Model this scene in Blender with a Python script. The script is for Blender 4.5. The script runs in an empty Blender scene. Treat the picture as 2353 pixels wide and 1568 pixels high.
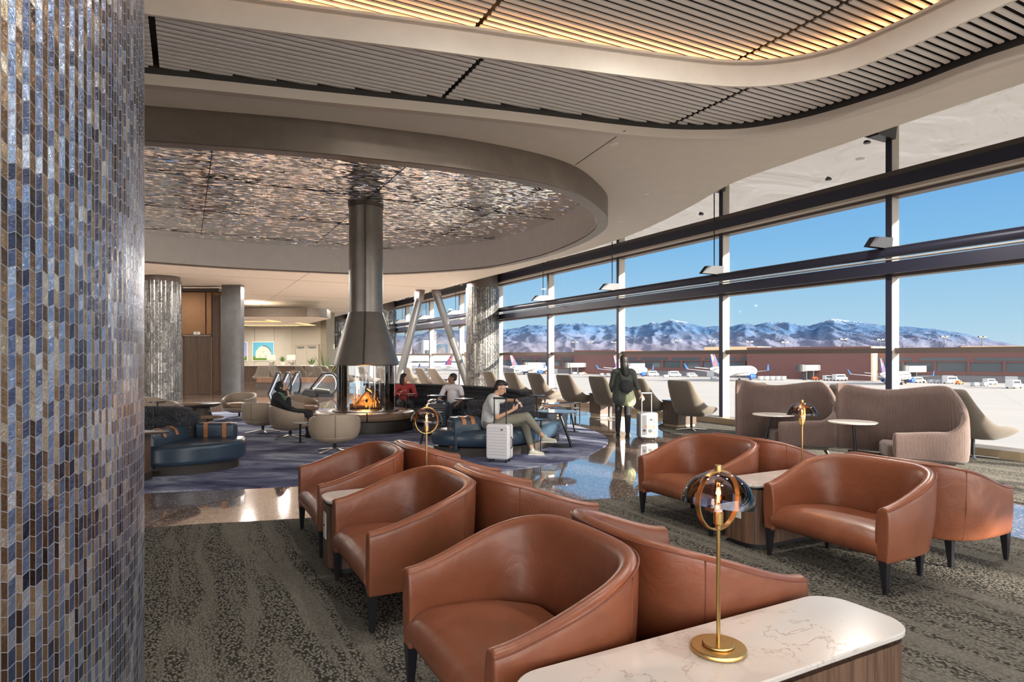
import bpy, math, random
from mathutils import Vector, Matrix, noise
random.seed(7)
PI = math.pi
scene = bpy.context.scene
COL = scene.collection
F = 1432.0; CX = 1176.5; YH = 820.0; EYE = 1.65
NX, NY = 0.8854, 0.4648          # unit vector towards the window wall
def W(a, b, z=0.0):              # plan grid: a towards the window wall, b along it
    return Vector((NX*a - NY*b, NY*a + NX*b, z))
def AB(x, y): return (NX*x + NY*y, -NY*x + NX*y)
def PZ(px, py, z=0.0):
    Y = F*(z-EYE)/(YH-py)
    return Vector(((px-CX)/F*Y, Y, z))
def PD(px, py, Y):
    return Vector(((px-CX)/F*Y, Y, EYE+(YH-py)/F*Y))
RZ_N = math.atan2(-NX, NY)       # local +Y points to the window wall

# ---------------------------------------------------------------- materials
class NT:
    def __init__(s, name):
        s.m = bpy.data.materials.new(name); s.m.use_nodes = True
        s.t = s.m.node_tree; s.N = s.t.nodes; s.L = s.t.links
        s.b = s.N['Principled BSDF']; s.out = s.N['Material Output']
    def n(s, typ, **kw):
        nd = s.N.new(typ)
        for k, v in kw.items():
            if k.startswith('i_'):
                nd.inputs[k[2:].replace('_', ' ')].default_value = v
            else: setattr(nd, k, v)
        return nd
    def l(s, a, b): s.L.new(a, b)
    def set(s, **kw):
        for k, v in kw.items():
            s.b.inputs[k.replace('_', ' ')].default_value = v
        return s
    def coords(s, kind='Object', scale=(1,1,1), rot=(0,0,0)):
        c = s.n('ShaderNodeTexCoord'); mp = s.n('ShaderNodeMapping'); src = c.outputs[kind]
        if any(rot):
            m0 = s.n('ShaderNodeMapping'); m0.inputs['Rotation'].default_value = rot
            s.l(src, m0.inputs['Vector']); src = m0.outputs['Vector']
        mp.inputs['Scale'].default_value = scale
        s.l(src, mp.inputs['Vector']); return mp.outputs['Vector']
    def noise(s, vec=None, scale=5, detail=4, rough=.5, dist=0):
        nd = s.n('ShaderNodeTexNoise'); nd.inputs['Scale'].default_value = scale
        nd.inputs['Detail'].default_value = detail; nd.inputs['Roughness'].default_value = rough
        nd.inputs['Distortion'].default_value = dist
        if vec is not None: s.l(vec, nd.inputs['Vector'])
        return nd.outputs['Fac']
    def ramp(s, fac, stops, interp='LINEAR'):
        r = s.n('ShaderNodeValToRGB'); r.color_ramp.interpolation = interp
        e = r.color_ramp.elements
        while len(e) < len(stops): e.new(0.5)
        for i, (p, c) in enumerate(stops):
            e[i].position = p; e[i].color = (*c, 1) if len(c) == 3 else c
        s.l(fac, r.inputs['Fac']); return r.outputs['Color']
    def mix(s, fac, a, b, mode='MIX'):
        m = s.n('ShaderNodeMix', data_type='RGBA', blend_type=mode)
        for sock, v in ((m.inputs['Factor'], fac), (m.inputs['A'], a), (m.inputs['B'], b)):
            if hasattr(v, 'is_linked') or isinstance(v, bpy.types.NodeSocket): s.l(v, sock)
            else: sock.default_value = v if not isinstance(v, tuple) else ((*v, 1) if len(v) == 3 else v)
        return m.outputs['Result']
    def math(s, op, a, b=None):
        m = s.n('ShaderNodeMath', operation=op)
        for i, v in enumerate((a, b)):
            if v is None: continue
            if isinstance(v, bpy.types.NodeSocket): s.l(v, m.inputs[i])
            else: m.inputs[i].default_value = v
        return m.outputs[0]
    def bump(s, h, strength=.3, dist=.01):
        b = s.n('ShaderNodeBump'); b.inputs['Strength'].default_value = strength
        b.inputs['Distance'].default_value = dist
        s.l(h, b.inputs['Height']); s.l(b.outputs['Normal'], s.b.inputs['Normal'])
    def col(s, c): s.l(c, s.b.inputs['Base Color'])

def C4(c): return (*c, 1)
def simple(name, c, rough=.5, metal=0, bump=0, bscale=60, var=0, coat=0, spec=.5, sheen=0):
    k = NT(name); k.set(Base_Color=C4(c), Roughness=rough, Metallic=metal)
    k.b.inputs['Specular IOR Level'].default_value = spec
    if coat: k.b.inputs['Coat Weight'].default_value = coat; k.b.inputs['Coat Roughness'].default_value = .15
    if sheen: k.b.inputs['Sheen Weight'].default_value = sheen
    v = k.coords()
    if var:
        n = k.noise(v, 4, 5, .6)
        k.col(k.ramp(n, [(.3, tuple(x*(1-var) for x in c)), (.7, tuple(min(1, x*(1+var)) for x in c))]))
    if bump: k.bump(k.noise(v, bscale, 4, .6), bump, .005)
    return k.m
def emit(name, c, s):
    m = bpy.data.materials.new(name); m.use_nodes = True
    t = m.node_tree; t.nodes.clear()
    e = t.nodes.new('ShaderNodeEmission'); o = t.nodes.new('ShaderNodeOutputMaterial')
    e.inputs[0].default_value = C4(c); e.inputs[1].default_value = s
    t.links.new(e.outputs[0], o.inputs[0]); return m
def pane_mat(name, tint=(.93,.96,.97), refl=1.0, rough=0.0, ior=1.45, base=0.0):
    m = bpy.data.materials.new(name); m.use_nodes = True
    t = m.node_tree; t.nodes.clear(); N = t.nodes; L = t.links
    o = N.new('ShaderNodeOutputMaterial'); tr = N.new('ShaderNodeBsdfTransparent')
    gl = N.new('ShaderNodeBsdfGlossy'); gl.inputs['Roughness'].default_value = rough
    tr.inputs[0].default_value = C4(tint)
    fr = N.new('ShaderNodeFresnel'); fr.inputs[0].default_value = ior
    mu = N.new('ShaderNodeMath'); mu.operation = 'MULTIPLY_ADD'; mu.inputs[1].default_value = refl
    mu.inputs[2].default_value = base; mu.use_clamp = True
    mx = N.new('ShaderNodeMixShader')
    L.new(fr.outputs[0], mu.inputs[0]); L.new(mu.outputs[0], mx.inputs[0])
    L.new(tr.outputs[0], mx.inputs[1]); L.new(gl.outputs[0], mx.inputs[2]); L.new(mx.outputs[0], o.inputs[0])
    return m

M = {}
# caramel leather
k = NT('caramel_leather'); v = k.coords()
k.set(Roughness=.38); k.b.inputs['Coat Weight'].default_value = .12; k.b.inputs['Coat Roughness'].default_value = .3
n = k.noise(v, 3.5, 5, .6, .5)
k.col(k.ramp(n, [(.25, (.155,.047,.020)), (.6, (.222,.070,.032)), (.85, (.285,.096,.048))]))
k.l(k.ramp(k.noise(v, 6, 4), [(.3, (.33,)*3), (.7, (.48,)*3)]), k.b.inputs['Roughness'])
h = k.math('ADD', k.math('MULTIPLY', k.noise(v, 7, 3, .5, 1.2), 1.0), k.math('MULTIPLY', k.noise(v, 160, 2), .06))
k.bump(h, .22, .02); M['leather'] = k.m
M['leather_dark'] = simple('dark_leather_piping', (.16,.05,.028), .45)
M['black_leg'] = simple('black_lacquer', (.012,.012,.016), .35)
M['black_metal'] = simple('black_metal', (.02,.02,.024), .4, .3)
M['cream_leather'] = simple('taupe_leather', (.40,.315,.235), .45, 0, .12, 40, .06, spec=.4)
M['tan_seat'] = simple('tan_seat_leather', (.30,.185,.11), .45, 0, .12, 40, .06)
M['blue_leather'] = simple('blue_leather', (.032,.055,.085), .33, 0, .1, 50, .12, coat=.1)
M['strap'] = simple('tan_strap', (.42,.17,.06), .5)
M['brown_leather'] = simple('brown_leather', (.20,.125,.085), .4, 0, .12, 30, .08)
M['dark_plinth'] = simple('dark_plinth', (.05,.042,.036), .45, .2)
# boucle
def boucle(name, base, fleck, sc=90):
    k = NT(name); v = k.coords(); k.set(Roughness=.95)
    vo = k.n('ShaderNodeTexVoronoi'); vo.inputs['Scale'].default_value = sc; k.l(v, vo.inputs['Vector'])
    k.col(k.mix(k.ramp(k.noise(v, sc*.9, 2), [(.55, (0,)*3), (.68, (1,)*3)]), base, fleck))
    k.bump(vo.outputs['Distance'], .7, .02); return k.m
M['boucle_dark'] = boucle('charcoal_boucle', (.022,.024,.032), (.19,.19,.21))
M['boucle_blue'] = boucle('navy_boucle', (.022,.03,.05), (.12,.15,.2))
M['boucle_black'] = boucle('black_boucle', (.02,.02,.024), (.075,.075,.085))
# corduroy
k = NT('mauve_corduroy'); v = k.coords()
k.set(Roughness=.85); k.b.inputs['Sheen Weight'].default_value = .35
wv = k.n('ShaderNodeTexWave', wave_type='BANDS', bands_direction='X'); wv.inputs['Scale'].default_value = 24
wv.inputs['Distortion'].default_value = .6; wv.inputs['Detail Scale'].default_value = 2
k.l(v, wv.inputs['Vector'])
k.col(k.mix(k.noise(v, 5, 4), (.105,.066,.056), (.155,.102,.086)))
k.bump(wv.outputs['Fac'], .5, .012); M['cord'] = k.m
M['taupe_seam'] = simple('taupe_seam', (.20,.155,.115), .6)
M['shell_fabric'] = simple('taupe_felt', (.135,.113,.09), .85, 0, .2, 200, .08, sheen=.2)
M['shell_seat'] = simple('light_taupe_felt', (.26,.23,.20), .85, 0, .2, 200, .05, sheen=.2)
def wood(name, c1, c2, rot=(0,0,0), sc=7, rough=.45):
    k = NT(name); k.set(Roughness=rough)
    v = k.coords('Object', (sc, sc, .35), rot)
    n = k.noise(v, 4, 6, .6, .8)
    k.col(k.ramp(n, [(.3, c1), (.5, tuple((p+q)/2 for p, q in zip(c1, c2))), (.7, c2)]))
    k.bump(n, .08, .01); return k.m
M['walnut'] = wood('walnut', (.055,.03,.019), (.22,.125,.08), sc=9)
M['walnut_red'] = wood('brown_walnut', (.045,.025,.016), (.10,.058,.038), sc=6)
M['wood_dark'] = wood('dark_wood', (.035,.022,.016), (.09,.058,.04), sc=5)
# quartz
k = NT('veined_quartz'); v = k.coords(); k.set(Roughness=.16)
nn = k.n('ShaderNodeTexNoise'); nn.inputs['Scale'].default_value = 3.2; nn.inputs['Detail'].default_value = 8
nn.inputs['Roughness'].default_value = .62; nn.inputs['Distortion'].default_value = 1.3; k.l(v, nn.inputs['Vector'])
ve = k.ramp(nn.outputs['Fac'], [(.488, (0,)*3), (.5, (1,)*3), (.510, (0,)*3)])
ms = k.ramp(k.noise(v, 2.1, 3), [(.40, (0,)*3), (.52, (.85,)*3)])
f = k.math('MULTIPLY', ve, ms)
cl = k.mix(k.noise(v, 2.4, 6, .6), (.56,.52,.485), (.68,.655,.63))
k.col(k.mix(f, cl, (.33,.235,.165))); M['quartz'] = k.m
M['brass'] = simple('brushed_brass', (.62,.42,.17), .28, 1.0, .05, 120)
M['steel'] = simple('brushed_steel', (.45,.44,.43), .3, 1.0)
M['smoke_glass'] = pane_mat('smoked_glass', (.60,.55,.60), 1.0, .0, 1.5, .02)
M['clear_glass'] = pane_mat('clear_glass', (.96,.97,.97), 1.3, .0, 1.5, .01)
M['window_glass'] = pane_mat('window_glass', (.97,.985,.99), .35, .0, 1.35)
M['balustrade'] = pane_mat('balustrade_glass', (.85,.9,.93), 1.2, .0, 1.5, .02)
M['filament'] = emit('filament', (1.0,.42,.10), 14)
M['bulb'] = pane_mat('bulb_glass', (.98,.72,.5), 1.0, 0, 1.4)
M['cove'] = emit('cove_led', (1.0,.48,.19), 9)
M['lamp_lit'] = emit('downlight_lens', (1.0,.88,.72), 1.5)
M['white'] = simple('white_paint', (.78,.77,.75), .5)
M['white_shell'] = simple('white_polycarbonate', (.80,.78,.80), .28)
M['table_white'] = simple('white_laminate', (.62,.58,.55), .2)
M['table_dark'] = simple('dark_lacquer_top', (.035,.035,.045), .06, 0, coat=.5)
M['table_brown'] = simple('brown_lacquer_top', (.20,.11,.055), .1, 0, coat=.6)
M['bronze'] = simple('bronze_metal', (.17,.14,.115), .38, .6, .04, 30, .1)
M['bronze_dark'] = simple('dark_bronze', (.085,.068,.055), .42, .5, .03, 20, .1)
M['flue'] = simple('dark_steel_flue', (.20,.18,.16), .36, .55, .02, 8, .1)
M['champagne'] = simple('champagne_panel', (.74,.69,.62), .45, .1, 0, 1, .04)
M['soffit'] = simple('beige_ceiling', (.70,.655,.58), .62, 0, .015, 3, .03)
M['ceil_far'] = simple('pale_ceiling', (.80,.73,.65), .5, 0, .02, 2, .04)
M['slat'] = simple('slat_paint', (.80,.785,.76), .55)
M['slat_back'] = simple('slat_backing', (.035,.032,.03), .8)
M['mullion'] = simple('mullion_paint', (.40,.35,.285), .45)
M['navy'] = simple('navy_beam', (.035,.037,.065), .4, .2)
M['beam_light'] = simple('beam_trim', (.55,.49,.42), .4)
M['beam_brown'] = simple('beam_brown', (.13,.105,.095), .45, .2)
M['sill'] = simple('sill_panel', (.36,.28,.18), .4, .2)
M['wall_grey'] = simple('grey_wall', (.46,.44,.38), .55, 0, 0, 1, .04)
M['wall_olive'] = simple('olive_wall', (.30,.265,.20), .45, .3)
M['copper'] = simple('copper_panel', (.22,.115,.055), .32, .6, .02, 4, .08)
M['pillar_grey'] = simple('grey_metal_panel', (.17,.165,.165), .3, .8, .02, 5, .12)
M['roof'] = simple('roof_underside', (.25,.23,.2), .8)
M['chrome'] = simple('chrome', (.7,.7,.72), .15, 1)
M['rubber'] = simple('black_rubber', (.015,.015,.016), .5)
# outside canopy: satin panels that mirror the apron
k = NT('canopy_panel'); v = k.coords('Object', (.35,.35,.35))
k.set(Base_Color=(.72,.69,.66,1), Roughness=.06, Metallic=.9); k.bump(k.noise(v, 1.6, 3, .5, .8), .8, .35); M['canopy'] = k.m
# terrazzo
k = NT('terrazzo'); v = k.coords()
vo = k.n('ShaderNodeTexVoronoi'); vo.inputs['Scale'].default_value = 70; k.l(v, vo.inputs['Vector'])
sp = k.n('ShaderNodeSeparateColor'); k.l(vo.outputs['Color'], sp.inputs[0])
k.col(k.ramp(sp.outputs[0], [(.0, (.17,.105,.08)), (.45, (.29,.19,.15)), (.62, (.19,.125,.10)), (.8, (.50,.42,.35)), (.93, (.70,.62,.54))], 'CONSTANT'))
k.set(Roughness=.09); k.b.inputs['Coat Weight'].default_value = 1.0; k.b.inputs['Coat Roughness'].default_value = .03; k.b.inputs['Coat IOR'].default_value = 1.75
M['terrazzo'] = k.m
# grey loop carpet, grain along the window wall
ROT = -math.atan2(NY, NX)
k = NT('grey_carpet'); k.set(Roughness=1.0); k.b.inputs['Specular IOR Level'].default_value = .1
v = k.coords('Object', (1,1,1), (0,0,ROT)); vs = k.coords('Object', (3.6,.35,1), (0,0,ROT))
big = k.noise(vs, 1.6, 6, .65, .4)
cell = k.n('ShaderNodeTexVoronoi'); cell.inputs['Scale'].default_value = 55; k.l(k.coords('Object', (1.25,.8,1), (0,0,ROT)), cell.inputs['Vector'])
fine = k.noise(v, 75, 3, .6)
msk = k.ramp(big, [(.46, (0,)*3), (.53, (1,)*3)])
base = k.mix(k.ramp(big, [(.3,(0,)*3),(.7,(1,)*3)]), (.25,.235,.20), (.13,.12,.10))
pile = k.ramp(k.math('SUBTRACT', k.math('ADD', .75, k.math('MULTIPLY', fine, .5)), k.math('MULTIPLY', cell.outputs['Distance'], 1.1)), [(.30, (.045,.042,.036)), (.62, (.25,.235,.20))])
k.col(k.mix(msk, k.mix(.3, base, pile), pile))
k.bump(k.math('ADD', k.math('MULTIPLY', cell.outputs['Distance'], -1.0), k.math('MULTIPLY', fine, 1.5)), .8, .02); M['carpet'] = k.m
k = NT('blue_carpet'); k.set(Roughness=1.0); k.b.inputs['Specular IOR Level'].default_value = .1
v = k.coords('Object', (.45,1.2,1), (0,0,.1))
n = k.noise(v, 1.4, 9, .68, .6)
c1 = k.ramp(n, [(.36, (.055,.06,.12)), (.45, (.14,.155,.27)), (.53, (.27,.29,.42)), (.62, (.50,.57,.68))])
ff = k.noise(k.coords(), 90, 2)
k.col(k.mix(k.ramp(ff, [(.4,(0,)*3),(.6,(.35,)*3)]), c1, (.07,.07,.11)))
k.bump(ff, .6, .01); M['blue_carpet'] = k.m
# rippled mirror ceiling
k = NT('rippled_steel'); k.set(Base_Color=(.78,.77,.76,1), Metallic=1.0, Roughness=.05)
v = k.coords('Object', (1,1,1), (0,0,ROT)); v2 = k.coords('Object', (1,1.6,1), (0,0,ROT))
vo = k.n('ShaderNodeTexVoronoi'); vo.inputs['Scale'].default_value = 11; k.l(k.coords('Object', (.8,1.7,1), (0,0,ROT)), vo.inputs['Vector'])
def vm(op, a, b=None, sc=None):
    nd = k.n('ShaderNodeVectorMath', operation=op)
    for i_, x_ in enumerate((a, b)):
        if x_ is None: continue
        if isinstance(x_, bpy.types.NodeSocket): k.l(x_, nd.inputs[i_])
        else: nd.inputs[i_].default_value = x_
    if sc is not None:
        if isinstance(sc, bpy.types.NodeSocket): k.l(sc, nd.inputs['Scale'])
        else: nd.inputs['Scale'].default_value = sc
    return nd.outputs[0]
nz_ = k.n('ShaderNodeTexNoise'); nz_.inputs['Scale'].default_value = 6; nz_.inputs['Detail'].default_value = 2; k.l(v2, nz_.inputs['Vector'])
g_ = k.n('ShaderNodeNewGeometry')
sv_ = k.n('ShaderNodeSeparateColor'); k.l(vo.outputs['Color'], sv_.inputs[0])
amt = k.math('MULTIPLY', k.ramp(k.noise(v, .8, 3), [(.36,(.3,)*3),(.58,(1.0,)*3)]), k.ramp(sv_.outputs[2], [(.50,(.15,)*3),(.62,(1.5,)*3)]))
off = vm('ADD', vm('SCALE', vm('SUBTRACT', vo.outputs['Color'], (.5,.5,.5)), None, amt), vm('SCALE', vm('SUBTRACT', nz_.outputs['Color'], (.5,.5,.5)), None, .28))
k.l(vm('NORMALIZE', vm('ADD', g_.outputs['Normal'], off)), k.b.inputs['Normal'])
M['ripple'] = k.m

# ---------------------------------------------------------------- mesh helpers
class MB:
    def __init__(s): s.v = []; s.f = []; s.mi = []
    def add(s, vs, fs, mi=0):
        o = len(s.v); s.v += [Vector(p) for p in vs]
        s.f += [tuple(i+o for i in f) for f in fs]; s.mi += [mi]*len(fs); return s
    def box(s, x0, x1, y0, y1, z0, z1, mi=0, T=None):
        vs = [(x0,y0,z0),(x1,y0,z0),(x1,y1,z0),(x0,y1,z0),(x0,y0,z1),(x1,y0,z1),(x1,y1,z1),(x0,y1,z1)]
        if T: vs = [T @ Vector(p) for p in vs]
        return s.add(vs, [(3,2,1,0),(4,5,6,7),(0,1,5,4),(1,2,6,5),(2,3,7,6),(3,0,4,7)], mi)
    def beam(s, p, q, w, h, mi=0, up=(0,0,1)):
        p = Vector(p); q = Vector(q); d = (q-p); L = d.length; d.normalize()
        u = Vector(up); x = d.cross(u)
        if x.length < 1e-4: x = Vector((1,0,0))
        x.normalize(); u = x.cross(d)
        vs = []
        for c in (p, q):
            for sx, sz in ((-1,-1),(1,-1),(1,1),(-1,1)): vs.append(c + x*w/2*sx + u*h/2*sz)
        return s.add(vs, [(3,2,1,0),(4,5,6,7),(0,1,5,4),(1,2,6,5),(2,3,7,6),(3,0,4,7)], mi)
    def tube(s, pts, r, n=10, mi=0, closed=False, cap=True):
        pts = [Vector(p) for p in pts]; m = len(pts)
        rs = r if isinstance(r, (list, tuple)) else [r]*m
        rings = []; prev = None
        for i in range(m):
            a = pts[(i-1) % m] if (closed or i > 0) else pts[i]
            b = pts[(i+1) % m] if (closed or i < m-1) else pts[i]
            d = (b-a).normalized()
            if prev is None:
                x = d.orthogonal().normalized()
            else:
                x = prev - d*prev.dot(d)
                x = x.normalized() if x.length > 1e-5 else d.orthogonal().normalized()
            prev = x; y = d.cross(x)
            rings.append([pts[i] + (x*math.cos(t)+y*math.sin(t))*rs[i] for t in [2*PI*j/n for j in range(n)]])
        vs = [p for rg in rings for p in rg]; fs = []
        for i in range(m if closed else m-1):
            for j in range(n):
                a = i*n+j; b = i*n+(j+1) % n; c = ((i+1) % m)*n+(j+1) % n; d = ((i+1) % m)*n+j
                fs.append((a, b, c, d))
        if cap and not closed: fs += [tuple(range(n-1,-1,-1)), tuple((m-1)*n+j for j in range(n))]
        return s.add(vs, fs, mi)
    def lathe(s, prof, n=32, mi=0, T=None, c=(0,0)):
        vs = []; fs = []; m = len(prof)
        for r, z in prof:
            for j in range(n):
                t = 2*PI*j/n; vs.append((c[0]+r*math.cos(t), c[1]+r*math.sin(t), z))
        for i in range(m-1):
            for j in range(n): fs.append((i*n+j, i*n+(j+1)%n, (i+1)*n+(j+1)%n, (i+1)*n+j))
        if prof[0][0] > 1e-6: fs.append(tuple(range(n-1,-1,-1)))
        if prof[-1][0] > 1e-6: fs.append(tuple((m-1)*n+j for j in range(n)))
        if T: vs = [T @ Vector(p) for p in vs]
        return s.add(vs, fs, mi)
    def prism(s, poly, z0, z1, mi=0, T=None, side_mi=None):
        n = len(poly); vs = [(p[0], p[1], z0) for p in poly] + [(p[0], p[1], z1) for p in poly]
        if T: vs = [T @ Vector(p) for p in vs]
        s.add(vs, [tuple(range(n-1,-1,-1)), tuple(range(n, 2*n))], mi)
        o = len(s.v)-2*n
        s.f += [(o+i, o+(i+1)%n, o+n+(i+1)%n, o+n+i) for i in range(n)]; s.mi += [side_mi if side_mi is not None else mi]*n
        return s
    def sweep(s, path, prof, closed=False, cap=True, mi=0, pclosed=True):
        """path [(x,y)], prof(t)->[(off,z)]; off is to the left of the travel direction"""
        m = len(path); P = [Vector((p[0], p[1])) for p in path]
        ln = [0]
        for i in range(1, m): ln.append(ln[-1] + (P[i]-P[i-1]).length)
        tot = ln[-1] or 1; vs = []; k = None
        for i in range(m):
            a = P[(i-1) % m] if (closed or i > 0) else P[i]; b = P[(i+1) % m] if (closed or i < m-1) else P[i]
            d = (b-a).normalized(); nr = Vector((-d.y, d.x))
            pr = prof(ln[i]/tot); k = len(pr)
            vs += [(P[i].x+nr.x*o, P[i].y+nr.y*o, z) for o, z in pr]
        fs = []
        for i in range(m if closed else m-1):
            for j in range(k if pclosed else k-1):
                a = i*k+j; b = i*k+(j+1)%k; c = ((i+1)%m)*k+(j+1)%k; d = ((i+1)%m)*k+j
                fs.append((a, d, c, b))
        if cap and not closed: fs += [tuple(range(k)), tuple((m-1)*k+j for j in range(k-1,-1,-1))]
        return s.add(vs, fs, mi)
    def grid(s, rows, mi=0, closed=False):
        n = len(rows[0]); vs = [p for r in rows for p in r]; fs = []
        for i in range(len(rows)-1):
            for j in range(n if closed else n-1): fs.append((i*n+j, i*n+(j+1)%n, (i+1)*n+(j+1)%n, (i+1)*n+j))
        return s.add(vs, fs, mi)
    def build(s, name, mat, parent=None, smooth=True, bevel=0, sub=0, solid=0, angle=40, normals=True, seg=2):
        me = bpy.data.meshes.new(name); me.from_pydata([tuple(p) for p in s.v], [], s.f)
        for m in (mat if isinstance(mat, (list, tuple)) else [mat]): me.materials.append(m)
        me.polygons.foreach_set('material_index', s.mi)
        if normals:
            import bmesh
            bm = bmesh.new(); bm.from_mesh(me); bmesh.ops.recalc_face_normals(bm, faces=bm.faces); bm.to_mesh(me); bm.free()
        if smooth:
            me.polygons.foreach_set('use_smooth', [True]*len(me.polygons))
            try: me.set_sharp_from_angle(angle=math.radians(angle))
            except Exception: pass
        me.update()
        o = bpy.data.objects.new(name, me); COL.objects.link(o)
        if parent is not None: o.parent = parent
        if solid:
            md = o.modifiers.new('s', 'SOLIDIFY'); md.thickness = solid; md.offset = 0
        if bevel:
            md = o.modifiers.new('b', 'BEVEL'); md.width = bevel; md.segments = seg; md.limit_method = 'ANGLE'; md.angle_limit = math.radians(35)
            md.harden_normals = False
        if sub:
            md = o.modifiers.new('u', 'SUBSURF'); md.levels = sub; md.render_levels = sub
        return o
def tag(o, label=None, cat=None, group=None, kind=None):
    if label: o['label'] = label
    if cat: o['category'] = cat
    if group: o['group'] = group
    if kind: o['kind'] = kind
    return o
def thing(name, loc, rz, label, cat, group=None, kind=None):
    o = bpy.data.objects.new(name, None); COL.objects.link(o); o.empty_display_size = .1
    o.location = loc; o.rotation_euler = (0, 0, rz); return tag(o, label, cat, group, kind)
def copy_thing(src, loc, rz, label, group=None, scale=None):
    def cp(o, par):
        c = o.copy(); COL.objects.link(c)
        if par is not None: c.parent = par
        for ch in list(o.children): cp(ch, c)
        return c
    kids = None
    c = cp(src, None); c.location = loc; c.rotation_euler = (0, 0, rz)
    if label: c['label'] = label
    if group: c['group'] = group
    if scale: c.scale = scale
    return c
def struct(o): o['kind'] = 'structure'; return o
def spline(pts, n, closed=False):
    """Catmull-Rom through 2D/3D points, n samples per span"""
    P = [Vector(p) for p in pts]; m = len(P); out = []
    for i in range(m if closed else m-1):
        p0 = P[(i-1) % m] if (closed or i > 0) else P[i]*2-P[i+1]; p1 = P[i]; p2 = P[(i+1) % m]
        p3 = P[(i+2) % m] if (closed or i < m-2) else P[i+1]*2-P[i]
        for j in range(n):
            t = j/n
            out.append(.5*((2*p1)+(p2-p0)*t+(2*p0-5*p1+4*p2-p3)*t*t+(3*p1-p0-3*p2+p3)*t**3))
    if not closed: out.append(P[-1])
    return out
def rrect(x0, x1, y0, y1, r, n=6):
    out = []
    for cx, cy, a in ((x1-r,y1-r,0),(x0+r,y1-r,90),(x0+r,y0+r,180),(x1-r,y0+r,270)):
        for j in range(n+1):
            t = math.radians(a+90*j/n); out.append((cx+r*math.cos(t), cy+r*math.sin(t)))
    return out
def sm(t): t = max(0, min(1, t)); return t*t*(3-2*t)

# ---------------------------------------------------------------- camera, world, sun
cam = bpy.data.cameras.new('camera'); co = bpy.data.objects.new('camera', cam); COL.objects.link(co)
co.location = (0, 0, EYE); co.rotation_euler = (PI/2, 0, 0)
cam.sensor_width = 36; cam.lens = 36*F/2353; cam.shift_y = (YH-784)/2353; cam.clip_start = .05; cam.clip_end = 90000
scene.camera = co
scene.view_settings.view_transform = 'Standard'; scene.view_settings.look = 'None'
scene.view_settings.exposure = 1.0; scene.view_settings.gamma = 1.0; scene.view_settings.use_curve_mapping = False

w = bpy.data.worlds.new('sky'); scene.world = w; w.use_nodes = True; t = w.node_tree; t.nodes.clear()
N = t.nodes; L = t.links
tc = N.new('ShaderNodeTexCoord'); sx = N.new('ShaderNodeSeparateXYZ'); L.new(tc.outputs['Generated'], sx.inputs[0])
rp = N.new('ShaderNodeValToRGB'); e = rp.color_ramp.elements
for _ in range(3): e.new(.5)
for i, (p, c) in enumerate([(0, (.56,.74,.84)), (.05, (.43,.67,.84)), (.16, (.24,.53,.84)), (.32, (.11,.35,.76)), (1, (.05,.16,.48))]):
    e[i].position = p; e[i].color = C4(c)
L.new(sx.outputs['Z'], rp.inputs[0])
# sky behind the camera is boosted brighter and whiter as fill for the room
SH = Vector((.79,-.61,0)).normalized()
dp = N.new('ShaderNodeVectorMath'); dp.operation = 'DOT_PRODUCT'; dp.inputs[1].default_value = (.25, -1.0, .15)
L.new(tc.outputs['Generated'], dp.inputs[0])
mr = N.new('ShaderNodeMapRange'); mr.inputs['From Min'].default_value = .15; mr.inputs['From Max'].default_value = .8
mr.interpolation_type = 'SMOOTHSTEP'; L.new(dp.outputs['Value'], mr.inputs['Value'])
mx = N.new('ShaderNodeMix'); mx.data_type = 'RGBA'; L.new(mr.outputs[0], mx.inputs['Factor'])
L.new(rp.outputs[0], mx.inputs['A']); mx.inputs['B'].default_value = (5.6,5.4,5.2,1)
bg = N.new('ShaderNodeBackground'); L.new(mx.outputs['Result'], bg.inputs[0]); bg.inputs[1].default_value = .5
wo = N.new('ShaderNodeOutputWorld'); L.new(bg.outputs[0], wo.inputs[0])
sun = bpy.data.lights.new('sun', 'SUN'); sun.energy = 9.5; sun.color = (1.0,.90,.76); sun.angle = math.radians(.6)
so = bpy.data.objects.new('sun', sun); COL.objects.link(so)
ELEV = math.radians(14.0)
dirv = Vector((-SH.x*math.cos(ELEV), -SH.y*math.cos(ELEV), -math.sin(ELEV)))
so.rotation_euler = dirv.to_track_quat('-Z', 'Y').to_euler(); so.location = (20,-15,12)
def area(name, loc, size, power, color=(1,.93,.84), rot=(0,0,0), spread=PI):
    l = bpy.data.lights.new(name, 'AREA'); l.shape = 'DISK'; l.size = size; l.energy = power; l.color = color; l.spread = spread
    o = bpy.data.objects.new(name, l); COL.objects.link(o); o.location = loc; o.rotation_euler = rot; return o
# ================================================================ the shell
# floor
A0, A1, B0, B1 = -22, 12.15, -31, 58
def quadW(mb, a0, a1, b0, b1, z, mi=0):
    mb.add([W(a0,b0,z), W(a1,b0,z), W(a1,b1,z), W(a0,b1,z)], [(0,1,2,3)], mi)
m = MB(); p = [W(A0,B0), W(A1,B0), W(A1,B1), W(A0,B1)]
m.prism(p, -.3, 0); struct(m.build('floor', M['terrazzo'], smooth=False))
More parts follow.
